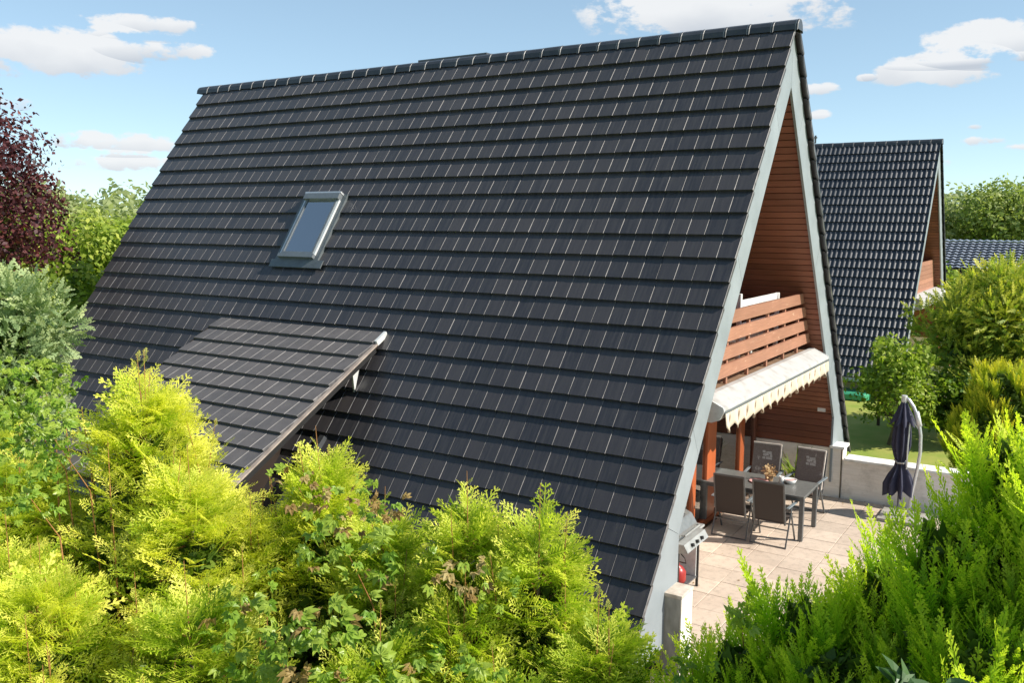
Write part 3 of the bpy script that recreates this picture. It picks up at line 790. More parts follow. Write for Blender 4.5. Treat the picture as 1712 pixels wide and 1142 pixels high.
# gas grill, panel facing +x
gr = empty('gas_grill', (-.8, -1.95, 0), 'silver gas grill on a trolley standing behind the white pillar', 'grill')
gx0, gx1, gy0, gy1 = -1.05, -.62, -2.35, -1.62
MB().box(gx0, gx1, gy0, gy1, .70, .84).build('firebox', 'grill_dark', gr, bevel=.01)
lid = [(gx0, .845), (gx1, .845), (gx1+.0, .93), (gx1-.08, 1.06), (gx1-.22, 1.11), (gx0+.08, 1.08), (gx0, 1.0)]
ld = MB().prism([(x, z) for x, z in lid], gy0, gy1, axis='y').build('lid', 'grill_lid', gr, bevel=.012)
MB().box(gx1-.135, gx1-.09, gy0+.28, gy1-.22, 1.06, 1.10).build('badge', 'grill_dark', ld)
MB().tube([(gx1+.02,gy0+.1,.93),(gx1+.07,gy0+.1,.93),(gx1+.07,gy1-.1,.93),(gx1+.02,gy1-.1,.93)], .012).build('handle', 'grill_panel', ld)
cp_ = MB().hexa([(gx1-.02,gy0,.70),(gx1+.16,gy0,.74),(gx1+.16,gy1+.03,.74),(gx1-.02,gy1+.03,.70),(gx1-.02,gy0,.84),(gx1+.10,gy0,.84),(gx1+.10,gy1+.03,.84),(gx1-.02,gy1+.03,.84)]).build('control_panel', 'grill_panel', gr)
for i in range(3):
    yy = gy0 + .20 + i*.17
    MB().tube([(gx1+.12, yy, .785), (gx1+.165, yy, .80)], .024, 12).build('knob', 'black', cp_)
MB().box(gx0-.02, gx1+.02, gy1+.04, gy1+.25, .80, .835).build('side_shelf', 'grill_panel', gr, bevel=.006)
MB().box(gx0, gx1+.01, gy1-.03, gy1-.01, .12, .69).build('side_panel', 'alu_pale', gr)
for x in (gx0, gx1):
    for y in (gy0, gy1):
        MB().box(x-.0, x+.032, y, y+.032, .0, .70).build('leg', 'black', gr)
MB().box(gx0, gx1+.02, gy0, gy1, .14, .16).build('bottom_shelf', 'grill_dark', gr)
MB().tube([(gx1, gy0+.1, .70), (gx1+.06, gy0+.16, .60), (gx1+.04, gy0+.25, .50), (gx1-.1, gy0+.3, .48)], .008, 6).build('hose', 'black', gr)
tag(lathe([(0,0),(.10,0),(.12,.04),(.12,.16),(.08,.22),(.03,.25),(.03,.28),(0,.28)], -.74, -2.0, .165).build('gas_bottle', 'gas_red', origin=(-.74,-2.0,.165), smooth=True), 'red gas bottle on the bottom shelf of the grill', 'gas bottle')

# cantilever umbrella, folded
ux, uy = 1.22, 3.1
um = empty('cantilever_umbrella', (ux+.1, uy, 0), 'folded navy cantilever umbrella on a curved silver mast beside the terrace wall', 'umbrella')
MB().tube([(1.39,uy,0.0),(1.425,uy,.45),(1.49,uy,.9),(1.52,uy,1.2),(1.51,uy,1.5),(1.46,uy,1.78),(1.37,uy,1.98),(1.29,uy,2.09),(1.22,uy,2.13)], [.028]*6+[.030]*3, 10).build('mast', 'alu', um, smooth=True)
MB().tube([(1.485,uy-.005,1.66),(1.42,uy-.005,1.90)], .042, 10).build('mast_sleeve', 'alu_pale', um, smooth=True)
MB().tube([(1.475,uy,1.60),(1.33,uy-.03,1.80)], .012, 8).build('strut', 'alu', um)
MB().tube([(1.34,uy-.05,1.85),(1.33,uy-.08,1.3),(1.33,uy-.06,.9)], .014, 8).build('strut', 'alu', um)
MB().tube([(ux,uy,2.12),(ux,uy,.10)], .014, 8).build('centre_pole', 'gutter', um)
MB().tube([(ux,uy,2.03),(ux,uy,2.16)], .045, 10).build('hub', 'alu_pale', um)
MB().box(.95, 1.75, 2.75, 3.45, 0, .055).build('base_plate', 'concrete_grey', um)
def folded(name, zs, rs, folds, mat, parent, amp, seed):
    mb = MB(); n = folds*8; rr_ = random.Random(seed); ph = [rr_.uniform(-.3,.3) for _ in range(folds)]; am = [rr_.uniform(.7,1.3) for _ in range(folds)]
    for i, (z, r) in enumerate(zip(zs, rs)):
        for j in range(n):
            k = j//8; fr = (j % 8)/8
            lobe = .5-.5*math.cos(2*math.pi*fr)
            a = amp[i]*am[k]
            rad = r*(1-a+ a*1.6*lobe); th = 2*math.pi*j/n + ph[k]*.3
            dz = -.05*lobe*(i == len(zs)-1)*(1 + am[k])
            mb.v.append((ux+rad*math.cos(th), uy+rad*math.sin(th), z+dz))
    for i in range(len(zs)-1):
        for j in range(n): mb.f.append((i*n+j, i*n+(j+1)%n, (i+1)*n+(j+1)%n, (i+1)*n+j)); mb.m.append(0)
    return mb.build(name, mat, parent, smooth=True)
folded('canopy', [2.04,1.9,1.7,1.5,1.3,1.12,1.02,.92,.78,.62,.50], [.04,.08,.11,.125,.13,.10,.07,.085,.15,.20,.19], 8, 'navy', um, [.1,.25,.35,.4,.4,.35,.3,.35,.45,.5,.55], 3)
folded('canopy_vent', [2.06,1.95,1.82,1.74], [.04,.08,.13,.185], 8, 'navy', um, [.1,.2,.3,.35], 5)
MB().tube([(ux-.09,uy-.02,1.03),(ux-.03,uy-.10,1.0),(ux+.06,uy-.09,1.0),(ux+.09,uy,1.02),(ux,uy+.09,1.03),(ux-.09,uy-.02,1.03)], .016, 6).build('tie_strap', 'umbrella_tie', um)

# white bench on the balcony
bc = empty('balcony_bench', (-.62, .55, 2.885), 'white slatted bench standing on the balcony close behind the wooden railing', 'bench')
bx, by, bl = -.55, -.42, 1.88
for y, zt in ((by, 4.03), (by+bl, 3.93)):
    MB().box(bx-.03, bx+.03, y, y+.07, 2.886, zt).build('post', 'plastic_white', bc, bevel=.006)
for z in (3.83, 3.66, 3.49):
    MB().box(bx-.012, bx+.012, by+.072, by+bl-.002, z, z+.10).build('slat', 'plastic_white', bc)
MB().box(bx-.45, bx-.032, by, by+bl+.07, 3.28, 3.32).build('seat', 'plastic_white', bc)
for y in (by, by+bl):
    MB().box(bx-.45, bx-.39, y, y+.07, 2.886, 3.279).build('leg', 'plastic_white', bc)

# ------------------------------------------------------------------ neighbour house
OFF = Vector((-.626, 19.43, -.085))
h2 = a_frame('neighbouring A-frame house with glossy wavy black tiles behind the main house', 10.5, pantile_mb(), ['pantile', 'tile_rib'], .30, True, False)
MB().prism([(-3.7,0),(3.7,0),(3.7,1.6),(2.9,2.7),(-2.9,2.7),(-3.7,1.6)], -1.7, -1.5).build('terrace_front', 'wood_red', h2)
MB().box(-10.2, -.2, -4.55, -4.4, 0, .65).build('base_wall', 'render_yellow', h2)
MB().box(-.1, 1.2, -3.95, -3.7, 0, 1.05).build('terrace_wall', 'white_wall', h2)
MB().tube([(-4.02,0,ZR+.05),(-4.02,0,ZR+.32)], .03, 8).build('vent_pipe', 'gutter', h2)
MB().tube([(-4.02,0,ZR+.22),(-4.02,0,ZR+.27)], .06, 8).build('vent_cap', 'gutter', h2)
slopebox(MB(), -10.3, 0, SEND-.01, SEND+.07, -.12, .0).build('eaves_gutter', 'alu_pale', h2)
aw2 = empty('awning', (-.1+OFF.x, OFF.y, 2.7), 'closed cream awning box below the balcony of the neighbouring house', 'awning')
pf2 = [(-.285, 2.905), (-.20, 2.905), (.10, 2.80), (.12, 2.74), (.04, 2.50), (-.285, 2.50)]
MB().prism(pf2, -2.60, 2.62, axis='y').build('cassette', 'awning_white', aw2)
OFF = Vector((0, 0, 0))
# green sandbox shell on the lawn under the neighbour's eaves
tag(MB().prism([(-2.4,14.0),(-1.5,14.0),(-1.35,14.5),(-1.6,14.9),(-2.4,14.9)], -.1, .12, axis='z').build('sandbox', 'sandbox_green', bevel=.04), 'small green plastic sandbox lid lying on the grass below the neighbouring eaves', 'sandbox')
# low dark fence behind the shrub
fe = empty('fence', (1.2, 11, -.1), 'low dark wooden rail fence on the lawn behind the folded umbrella', 'fence')
for i in range(7):
    x = -.6+i*.75
    MB().box(x, x+.07, 11.0, 11.07, -.1, .75).build('post', 'fence_wood', fe)
for z in (.15, .55):
    MB().box(-.65, 4.1, 11.08, 11.12, z, z+.14).build('rail', 'fence_wood', fe)
# outbuildings at the right
ob = empty('outbuilding', (-6, 40, 0), 'low distant building with bluish tiled pitched roof among the trees at the right', 'building')
def far_roof(x0, x1, y, zr, ze, dep):
    MB().box(x0+.3, x1-.3, y-dep+.3, y+dep-.3, -.1, ze).build('wall', 'render_yellow', ob)
    m_ = MB(); n = 16; sl = math.hypot(dep, zr-ze)
    nc = int((x1-x0)/.30); nr_ = int(sl/.34)
    mm = []
    for side in (-1, 1):
        for k in range(nr_):
            for c in range(nc):
                f0, f1 = k/nr_, (k+1)/nr_
                xa, xb = x0+c*.3, x0+c*.3+.29
                pts = []
                for (xx, ff, hh) in ((xa,f0,0),(xb,f0,0),(xb,f1,.06),(xa,f1,.06)):
                    pts.append((xx, y+side*dep*ff, zr-(zr-ze)*ff+hh))
                mid0 = ((xa+xb)/2, pts[0][1], pts[0][2]+.05); mid1 = ((xa+xb)/2, pts[2][1], pts[2][2]+.05)
                m_.quad([pts[0], mid0, mid1, pts[3]]); m_.quad([mid0, pts[1], pts[2], mid1])
    o = m_.build('tile_field', 'far_tile', ob); o['kind'] = 'stuff'
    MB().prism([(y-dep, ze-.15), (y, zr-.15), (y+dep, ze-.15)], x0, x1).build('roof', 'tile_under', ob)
far_roof(-2.6, 9.5, 37.5, 4.25, 2.95, 3.6)
cpt = empty('carport', (-4.5, 33, 0), 'flat grey roofed shed beside the distant tiled roof', 'shed')
MB().box(-6.2, -2.5, 31, 36, 3.05, 3.28).build('roof', 'flat_roof', cpt)
MB().box(-6.0, -2.7, 31.2, 35.8, -.1, 3.04).build('wall', 'wood_brown', cpt)

# ------------------------------------------------------------------ foliage machinery
def foliage_obj(name, V, tone, mats, parent=None, origin=(0,0,0), mi=None):
    V = V.reshape(-1, 3) - np.array(origin, dtype=float); nq = len(V)//4
    me = bpy.data.meshes.new(name)
    me.vertices.add(nq*4); me.vertices.foreach_set('co', V.astype(np.float32).ravel())
    me.loops.add(nq*4); me.loops.foreach_set('vertex_index', np.arange(nq*4, dtype=np.int32))
    me.polygons.add(nq); me.polygons.foreach_set('loop_start', np.arange(0, nq*4, 4, dtype=np.int32)); me.polygons.foreach_set('loop_total', np.full(nq, 4, dtype=np.int32))
    for m in (mats if isinstance(mats, (list, tuple)) else [mats]): me.materials.append(MATS[m])
    if mi is not None: me.polygons.foreach_set('material_index', mi.astype(np.int32))
    at = me.attributes.new('tone', 'FLOAT', 'POINT'); at.data.foreach_set('value', np.clip(tone, 0, 1).astype(np.float32).ravel())
    me.update(calc_edges=True); me.validate()
    o = bpy.data.objects.new(name, me); reg(o, parent, origin); return o
def norm(a): return a/np.maximum(np.linalg.norm(a, axis=-1, keepdims=True), 1e-9)
def place(T, P, Ax, B, S):
    """T (q,4,3) template in (axis, lateral, normal); P,Ax,B (n,3); S (n,)"""
    Ax = norm(Ax); C = norm(np.cross(Ax, B)); B = np.cross(C, Ax)
    X = T[None, :, :, 0, None]*Ax[:, None, None, :] + T[None, :, :, 1, None]*B[:, None, None, :] + T[None, :, :, 2, None]*C[:, None, None, :]
    return P[:, None, None, :] + X*S[:, None, None, None]
def rhomb(p, d, ln, w, zc=0, sag=0):
    p = np.array(p); d = np.array(d)/np.linalg.norm(d); l = np.array((-d[1], d[0]))
    a, b_, c_, e_ = p, p+d*ln*.45+l*w, p+d*ln, p+d*ln*.45-l*w
    return [(a[0],a[1],zc), (b_[0],b_[1],zc-sag*.3), (c_[0],c_[1],zc-sag), (e_[0],e_[1],zc-sag*.3)]
def spray(n=7, ang=45, lobes=3, w=.016, L0=.42, droop=.12, seed=0, tipp=.35):
    r = np.random.default_rng(seed); Q = []; tone = []
    def zc(a): return -droop*a*a
    for k in range(3): 
        a0, a1 = k/3, (k+1)/3
        Q.append([(a0,-w*.7,zc(a0)),(a0,w*.7,zc(a0)),(a1,w*.4,zc(a1)),(a1,-w*.4,zc(a1))]); tone.append(a0*tipp)
    for i in range(n):
        f = (i+.6)/n; a = .06+.88*f
        ln = L0*(1-f*.78)*(.8+.4*r.random())*(.55 if i == 0 else 1)
        for sgn in (1, -1):
            an = math.radians(ang*(1-.25*f)+r.normal()*5)
            d = (math.cos(an), sgn*math.sin(an))
            q = rhomb((a+r.normal()*.01, 0), d, ln, w, zc(a)); 
            for v in range(4): q[v] = (q[v][0], q[v][1], q[v][2]-.25*q[v][1]**2+r.normal()*.004)
            Q.append(q); tone.append(tipp*f)
            for j in range(lobes):
                g = .28+.62*(j+.5)/lobes; pl = ln*.36*(1.1-g*.6)
                for s2 in (1, -1):
                    if lobes > 1 and s2 == -1 and j == 0: continue
                    an2 = an*sgn + s2*math.radians(38)
                    px_, py_ = a+d[0]*ln*g, d[1]*ln*g
                    q = rhomb((px_, py_), (math.cos(an2), math.sin(an2)), pl, w*.8, zc(a))
                    q = [(v[0], v[1], v[2]-.25*v[1]**2) for v in q]
                    Q.append(q); tone.append(tipp*f+.15)
    return np.array(Q), np.array(tone)
SPR_HI = [spray(7, 50, 2, .017, .46, .10, s) for s in range(4)]
SPR_MD = [spray(5, 45, 1, .028, .42, .10, s+10) for s in range(3)]
SPR_LO = [spray(5, 42, 0, .055, .42, .10, s+50) for s in range(3)]
SPR_CY = [spray(9, 33, 1, .020, .30, .05, s+20, .55) for s in range(3)]
SPR_CYH = [spray(15, 34, 2, .0105, .24, .06, s+30, .55) for s in range(5)]
SPR_CYL = [spray(10, 36, 0, .020, .26, .05, s+60, .6) for s in range(3)]
def emit(sprs, P, Ax, B, S, tone0):
    idx = rng.integers(0, len(sprs), len(P)); Vs, Ts = [], []
    for k, (T, tn) in enumerate(sprs):
        m_ = idx == k
        if not m_.any(): continue
        V = place(T, P[m_], Ax[m_], B[m_], S[m_]); Vs.append(V.reshape(-1, 3))
        Ts.append((tone0[m_][:, None, None] + tn[None, :, None] + np.zeros((1, 1, 4))).ravel())
    return np.concatenate(Vs), np.concatenate(Ts)

def thuja(base, H, Rr, zvis, name, label, mat, group=None, nb=150, hi=True, leaders=5, lean=(0,0), tone_shift=0., spr_len=.33, seed=0, prof=.8, lead=.38):
    """open growing white cedar: radial branches carrying flat sprays, bare leader shoots on top"""
    global rng
    rng = np.random.default_rng(seed+100)
    bx, by, bz = base
    root = empty(name, base, label, 'thuja', group)
    mbk = MB()
    mbk.tube([(bx, by, bz), (bx+lean[0]*.5, by+lean[1]*.5, bz+H*.5), (bx+lean[0], by+lean[1], bz+H-lead-.25)], [.06, .04, .012], 7)
    P, Ax, B, S, T = [], [], [], [], []
    br = MB()
    HT = H; H = H-lead
    for i in range(nb):
        f = rng.random()
        z = zvis + (H-.08-zvis)*(f**.85)
        u = (H-z)/H
        rad = Rr*min(1.0, (u*1.9)**prof)*(.55+.65*rng.random())
        th = rng.uniform(0, 2*math.pi)
        tc = math.atan2(CAM.y-by, CAM.x-bx)
        if math.cos(th-tc) < -.25 and z < H-.5 and rng.random() < .8: continue
        c0 = np.array((bx+lean[0]*z/H, by+lean[1]*z/H, bz+z-rad*.45))
        o_ = np.array((math.cos(th), math.sin(th), 0))
        tip = c0 + o_*rad + np.array((0, 0, rad*.75 + .05*rng.normal()))
        d = norm(tip-c0); side_ = norm(np.cross(d, (0, 0, 1)))
        ns_ = 6
        if rng.random() < .4: br.tube([tuple(c0+(tip-c0)*.35), tuple(c0+(tip-c0)*.7+np.array((0,0,-.02))), tuple(tip)], [.009, .006, .002], 4, cap=False)
        bt = rng.normal()*.15
        for j in range(ns_):
            g = .50+.50*(j+.3*rng.random())/ns_
            sg = 1 if j % 2 else -1
            p = c0+(tip-c0)*g
            a = norm(d*.9 + side_*sg*(.75-.3*g) + rng.normal(size=3)*.22 + np.array((0,0,.12)))
            if j == ns_-1: a = norm(d+rng.normal(size=3)*.1)
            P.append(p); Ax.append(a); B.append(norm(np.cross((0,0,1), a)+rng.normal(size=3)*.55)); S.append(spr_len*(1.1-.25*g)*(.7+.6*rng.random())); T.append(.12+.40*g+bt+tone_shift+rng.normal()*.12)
    for k in range(leaders):
        th = rng.uniform(0, 2*math.pi); rr_ = Rr*.8*math.sqrt(rng.random()) if k else 0
        hz = (H - rr_*.9 + rng.uniform(.05, .30)) if k else HT-.1
        ln = rng.uniform(.35, .60) if k else .70
        p0 = np.array((bx+lean[0]+rr_*math.cos(th), by+lean[1]+rr_*math.sin(th), bz+hz-ln)); tip = p0+np.array((rng.normal()*.05, rng.normal()*.05, ln+ .1))
        br.tube([tuple(p0-np.array((0,0,.5))), tuple(p0), tuple(tip)], [.010, .007, .002], 5, cap=False)
        for j in range(15):
            g = (j+.3)/15*.97; th2 = j*2.4
            if g > .45 and rng.random() < .5: continue
            o_ = np.array((math.cos(th2), math.sin(th2), .9+.6*g)); 
            P.append(p0+(tip-p0)*g); Ax.append(norm(o_)); B.append(norm(np.cross((0,0,1), o_))); S.append((.27*(1-g)**1.4+.07)*(.6+.7*rng.random())); T.append(.55+.2*rng.random()+tone_shift)
    P, Ax, B, S, T = map(np.array, (P, Ax, B, S, T))
    near_ = rng.random(len(P)) < np.where(T > .30, .9, .45)
    Va, ta = emit(SPR_HI, P[near_], Ax[near_], B[near_], S[near_], T[near_]); Vb, tb_ = emit(SPR_MD, P[~near_], Ax[~near_], B[~near_], S[~near_], T[~near_])
    V = np.concatenate([Va, Vb]); tn = np.concatenate([ta, tb_])
    mbk.build('trunk', 'bark', root, smooth=True)
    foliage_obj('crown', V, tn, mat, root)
    br.build('branches', 'bark_young', root)
    # dense inner foliage hides the trunk
    n = 3200
    zz = rng.uniform(.5, H-.45, n); u = (H-zz)/H; rad = Rr*np.minimum(1, (u*1.7)**prof)*np.sqrt(rng.random(n))*.85; th = rng.uniform(0, 6.283, n)
    P = np.stack([bx+rad*np.cos(th)+lean[0]*zz/H, by+rad*np.sin(th)+lean[1]*zz/H, bz+zz], 1)
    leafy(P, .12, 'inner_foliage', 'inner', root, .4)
    return root
LEAF = np.array([[(0,0,0),(.5,.30,.05),(1,0,-.06),(.5,-.30,.05)]])
LEAF2 = np.array([[(0,0,0),(.35,.28,.08),(.75,.2,.02),(1,0,-.08)], [(0,0,0),(1,0,-.08),(.75,-.2,.02),(.35,-.28,.08)]])
def leafy(P, size, name, mat, parent, tone, Nn=None, spread=1.0, tv=.2, tmpl=LEAF, origin=(0,0,0)):
    n = len(P)
    A_ = norm(rng.normal(size=(n, 3))); 
    if Nn is not None:
        # leaf blades roughly facing outward
        A_ = norm(np.cross(Nn + rng.normal(size=(n,3))*.5*spread, rng.normal(size=(n,3))))
        B_ = norm(np.cross(Nn + rng.normal(size=(n,3))*.6*spread, A_))
    else: B_ = norm(rng.normal(size=(n, 3)))
    S = size*(.6+.8*rng.random(n))
    V = place(tmpl, P, A_, B_, S)
    tt = (tone if isinstance(tone, np.ndarray) else np.full(n, tone)) + rng.normal(size=n)*tv
    tn = np.repeat(tt, tmpl.shape[0]*4)
    return foliage_obj(name, V, tn, mat, parent, origin)
def broad(name, label, cat, base, crown_c, rad, nl, leaf, mat, lumps=40, group=None, trunk_r=.12, seed=1, tone=.45, tv=.2, lump_r=.32, inner=True, spray_=False, tmpl=LEAF):
    """leafy tree or shrub: limbs, and leaves on many lumps spread over the crown"""
    global rng
    rng = np.random.default_rng(seed)
    root = empty(name, base, label, cat, group)
    cx, cy, cz = crown_c; rx, ry, rz = rad
    d = norm(rng.normal(size=(lumps, 3))); d[:, 2] = np.where(d[:, 2] < -.5, -d[:, 2], d[:, 2])
    rr_ = .45+.6*rng.random(lumps)**.7
    LC = np.array(crown_c) + d*np.array(rad)*rr_[:, None]*.85
    LR = lump_r*(.6+.8*rng.random(lumps))*min(rad)
    tk = MB(); k = 0
    top = Vector(crown_c) - Vector((0, 0, rz*.2))
    tk.tube([base, tuple((Vector(base)*.5+top*.5)+Vector((.05, .03, 0))), tuple(top), (cx, cy, cz+rz*.5)], [trunk_r, trunk_r*.75, trunk_r*.5, trunk_r*.15], 7)
    for i in range(min(16, lumps)):
        s_ = Vector(base).lerp(top, .45+.5*rng.random()); e_ = Vector(LC[i])
        tk.tube([tuple(s_), tuple(s_.lerp(e_, .55)+Vector((0,0,-.05*rx))), tuple(e_)], [trunk_r*.4, trunk_r*.25, trunk_r*.06], 5, cap=False)
    tk.build('trunk', 'bark_grey', root, smooth=True)
    li = rng.choice(lumps, nl, p=(LR**2)/np.sum(LR**2))
    dd = norm(rng.normal(size=(nl, 3))); P = LC[li] + dd*LR[li][:, None]*(.55+.55*rng.random(nl))[:, None]
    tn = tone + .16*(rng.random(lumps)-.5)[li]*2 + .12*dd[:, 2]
    if spray_:
        Ax = norm(dd+np.array((0,0,.35))+rng.normal(size=(nl,3))*.4); B = norm(np.cross(Ax, rng.normal(size=(nl,3))))
        V, t2 = emit(SPR_LO, P, Ax, B, leaf*(.6+.8*rng.random(nl)), tn+rng.normal(size=nl)*tv*.5)
        foliage_obj('crown', V, t2, mat, root)
    else:
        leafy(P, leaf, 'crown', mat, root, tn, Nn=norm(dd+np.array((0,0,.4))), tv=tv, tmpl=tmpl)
    if inner:
        n = 700; q = norm(rng.normal(size=(n,3)))*(rng.random(n)**.4)[:, None]*.62
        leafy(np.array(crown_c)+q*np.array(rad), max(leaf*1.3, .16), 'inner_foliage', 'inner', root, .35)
    return root

# ------------------------------------------------------------------ near hedge, left
TG = 'golden cedars of the near hedge'
T_ = [ # x, y, H, R, zvis, nb, tone, label
 (-3.20, -8.35, 3.92, 1.0, 1.9, 170, 0.14, 'golden cedar with tall bare leader shoots by the left end of the porch roof'),
 (-4.15, -9.00, 3.25, .95, 1.7, 130, 0.07, 'yellow green cedar at the left edge of the near hedge'),
 (-2.30, -8.60, 3.28, .95, 1.7, 160, 0.16, 'golden cedar in front of the lower edge of the porch roof'),
 (-1.62, -7.80, 3.35, .55, 1.8, 100, 0.03, 'slim pale cedar just right of the lower corner of the porch roof'),
 (-.92, -7.85, 2.95, .65, 1.6, 120, -0.03, 'yellow green cedar mixed with brownish creeper in the middle of the near hedge'),
 (-.12, -7.80, 3.20, .52, 1.6, 110, -0.11, 'cedar with one thin upright shoot against the dark roof'),
 (.50, -7.80, 3.20, .52, 1.5, 110, -0.09, 'cedar whose tip stands out against the lower right roof, nearest the bargeboard but one'),
 (1.05, -7.95, 2.60, .60, 1.2, 120, -0.13, 'low cedar at the right end of the near hedge by the bargeboard'),
 (-2.55, -9.75, 2.75, .80, 1.3, 150, 0.07, 'bushy golden cedar at the bottom left of the picture'),
 (-1.45, -9.30, 2.70, .90, 1.2, 140, -0.05, 'bushy cedar at the bottom of the picture below the porch roof'),
 (-.20, -8.75, 2.45, .70, 1.1, 150, -0.15, 'cedar overgrown with green creeper leaves at the bottom centre'),
 (.70, -8.55, 2.30, .60, 1.0, 130, -0.17, 'low green cedar at the bottom edge near the pillar'),
 (-3.60, -7.75, 3.10, .80, 1.9, 110, 0.05, 'cedar behind the tallest one, touching the left side of the porch roof'),
 (-3.30, -9.55, 2.75, .75, 1.4, 120, 0.08, 'short golden cedar in the lower left corner of the picture'),
 (-.55, -9.75, 2.05, .70, 1.0, 110, -0.11, 'lowest golden cedar cut by the bottom edge left of the creeper'),
 (-1.95, -8.05, 2.95, .75, 1.6, 90, .02, 'golden cedar filling the gap below the right corner of the porch roof'),
 (.15, -8.25, 2.70, .62, 1.3, 80, -.06, 'rounded green cedar between the two cedars with upright shoots'),
 (-5.6, -8.6, 3.3, .9, 1.9, 100, 0.04, 'pale green cedar overgrown by climbing leaves at the far left'),
]
for i, (x, y, H, Rr, zv, nb_, ts, lb) in enumerate(T_):
    thuja((x, y, -.1), H+.1, Rr, zv, 'golden_cedar', lb, 'thuja_gold', TG, nb_, True, 12 if Rr > .7 else 5, tone_shift=ts, seed=i)

# ------------------------------------------------------------------ near hedge, right: columnar cypress plumes
def cypress(base, H, Rr, label, mat, seed, nplume=26, zlo=1.2, group=None, plen=.62, hi=True, cat='cypress', nf=7, name='cypress'):
    global rng
    rng = np.random.default_rng(seed)
    bx, by, bz = base
    root = empty(name, base, label, cat, group)
    MB().tube([(bx,by,bz),(bx,by,bz+H*.9)], [.05,.01], 6).build('trunk', 'bark', root)
    K = []; P, Ax, B, S, T = [], [], [], [], []
    ga = 2.39996
    for i in range(nplume):
        f = (i+.5)/nplume; z = zlo + (H-plen*.8-zlo)*f
        u = (H-z)/H; rad = Rr*min(1, (u*1.5)**.6)*(.8+.25*rng.random())
        if i >= nplume-3: rad *= .35*(nplume-i)
        th = i*ga + rng.normal()*.25
        tc = math.atan2(CAM.y-by, CAM.x-bx)
        if math.cos(th-tc) < -.35 and i < nplume*.75 and nplume < 60: continue
        o_ = np.array((math.cos(th), math.sin(th), 0))
        p0 = np.array((bx, by, bz+z)) + o_*rad
        ax = norm(np.array((0, 0, 1.0)) + o_*rng.uniform(.12, .34) + rng.normal(size=3)*.05)
        ln = plen*rng.uniform(.75, 1.2)
        bt = rng.normal()*.09
        e1 = norm(np.cross(ax, (1, .3, .2))); e2 = np.cross(ax, e1)
        ph = rng.uniform(0, 6.283)
        for j in range(nf):
            th2 = ph + j*2*math.pi/nf + rng.normal()*.2
            rad_d = math.cos(th2)*e1 + math.sin(th2)*e2
            tilt = .10 + .16*rng.random()
            P.append(p0 + rad_d*.015 + ax*ln*(.0 if j else .08)); Ax.append(norm(ax + rad_d*tilt)); B.append(norm(np.cross(ax, rad_d)*.8 + rad_d*rng.uniform(-.5, .5)))
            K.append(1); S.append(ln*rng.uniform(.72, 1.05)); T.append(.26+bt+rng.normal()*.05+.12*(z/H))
        for j in range(nf*2):
            th2 = rng.uniform(0, 6.283); rad_d = math.cos(th2)*e1 + math.sin(th2)*e2; g = .1+.55*rng.random()
            P.append(p0 + ax*ln*g + rad_d*ln*.05); Ax.append(norm(ax + rad_d*(.45+.3*rng.random()))); B.append(norm(np.cross(ax, rad_d)+rad_d*rng.uniform(-.4,.4)))
            K.append(0); S.append(ln*(.52-.35*g)); T.append(.34+.25*g+bt+rng.normal()*.06)
    P, Ax, B, S, T = map(np.array, (P, Ax, B, S, T))
    K = (np.array(K) == 1) & hi
    Vb, tb_ = emit(SPR_CYL, P[~K], Ax[~K], B[~K], S[~K], T[~K])
    if hi:
        Va, ta = emit(SPR_CYH, P[K], Ax[K], B[K], S[K], T[K]); V = np.concatenate([Va, Vb]); tn = np.concatenate([ta, tb_])
    else: V, tn = Vb, tb_
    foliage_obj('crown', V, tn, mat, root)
    n = 4200; zz = rng.uniform(.6, H-.3, n); rad = Rr*np.minimum(1, ((H-zz)/H*1.5)**.6)*.95*np.sqrt(rng.random(n)); th = rng.uniform(0, 6.283, n)
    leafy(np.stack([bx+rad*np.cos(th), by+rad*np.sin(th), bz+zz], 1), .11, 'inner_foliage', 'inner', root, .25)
    return root
CG = 'green cypresses of the near hedge'
C_ = [
 (1.78, -7.75, 2.19, .32, 'smallest green cypress at the left end of the right hedge'),
 (1.95, -7.65, 2.64, .32, 'green cypress second from the left end of the right hedge'),
 (2.32, -7.50, 2.99, .32, 'green cypress with tall thin shoots, third from the left end of the right hedge'),
 (2.62, -7.85, 2.89, .34, 'bright green cypress in the middle of the right hedge'),
 (2.78, -7.40, 3.27, .34, 'green cypress in front of the terrace wall'),
 (3.15, -7.75, 3.72, .36, 'tall green cypress second from the right edge'),
 (3.45, -7.60, 4.22, .40, 'tallest green cypress at the right edge'),
 (3.80, -7.9, 4.3, .42, 'green cypress cut off by the right edge of the picture'),
 (2.05, -8.35, 2.09, .30, 'low bright green cypress at the bottom of the right hedge'),
 (2.55, -8.45, 2.39, .32, 'front cypress plume at the bottom edge, left of the broad leaves'),
 (3.00, -8.45, 2.79, .32, 'front cypress with pointed plumes above the broad leaves'),
 (3.40, -8.30, 3.34, .34, 'dense front cypress near the bottom right corner'),
 (3.75, -8.6, 3.24, .36, 'shaded cypress in the bottom right corner'),
]
for i, (x, y, H, Rr, lb) in enumerate(C_):
    cypress((x, y, -.1), H-.02, Rr, lb, 'cypress', 40+i, nplume=28, zlo=max(1.0, H-2.0), group=CG)

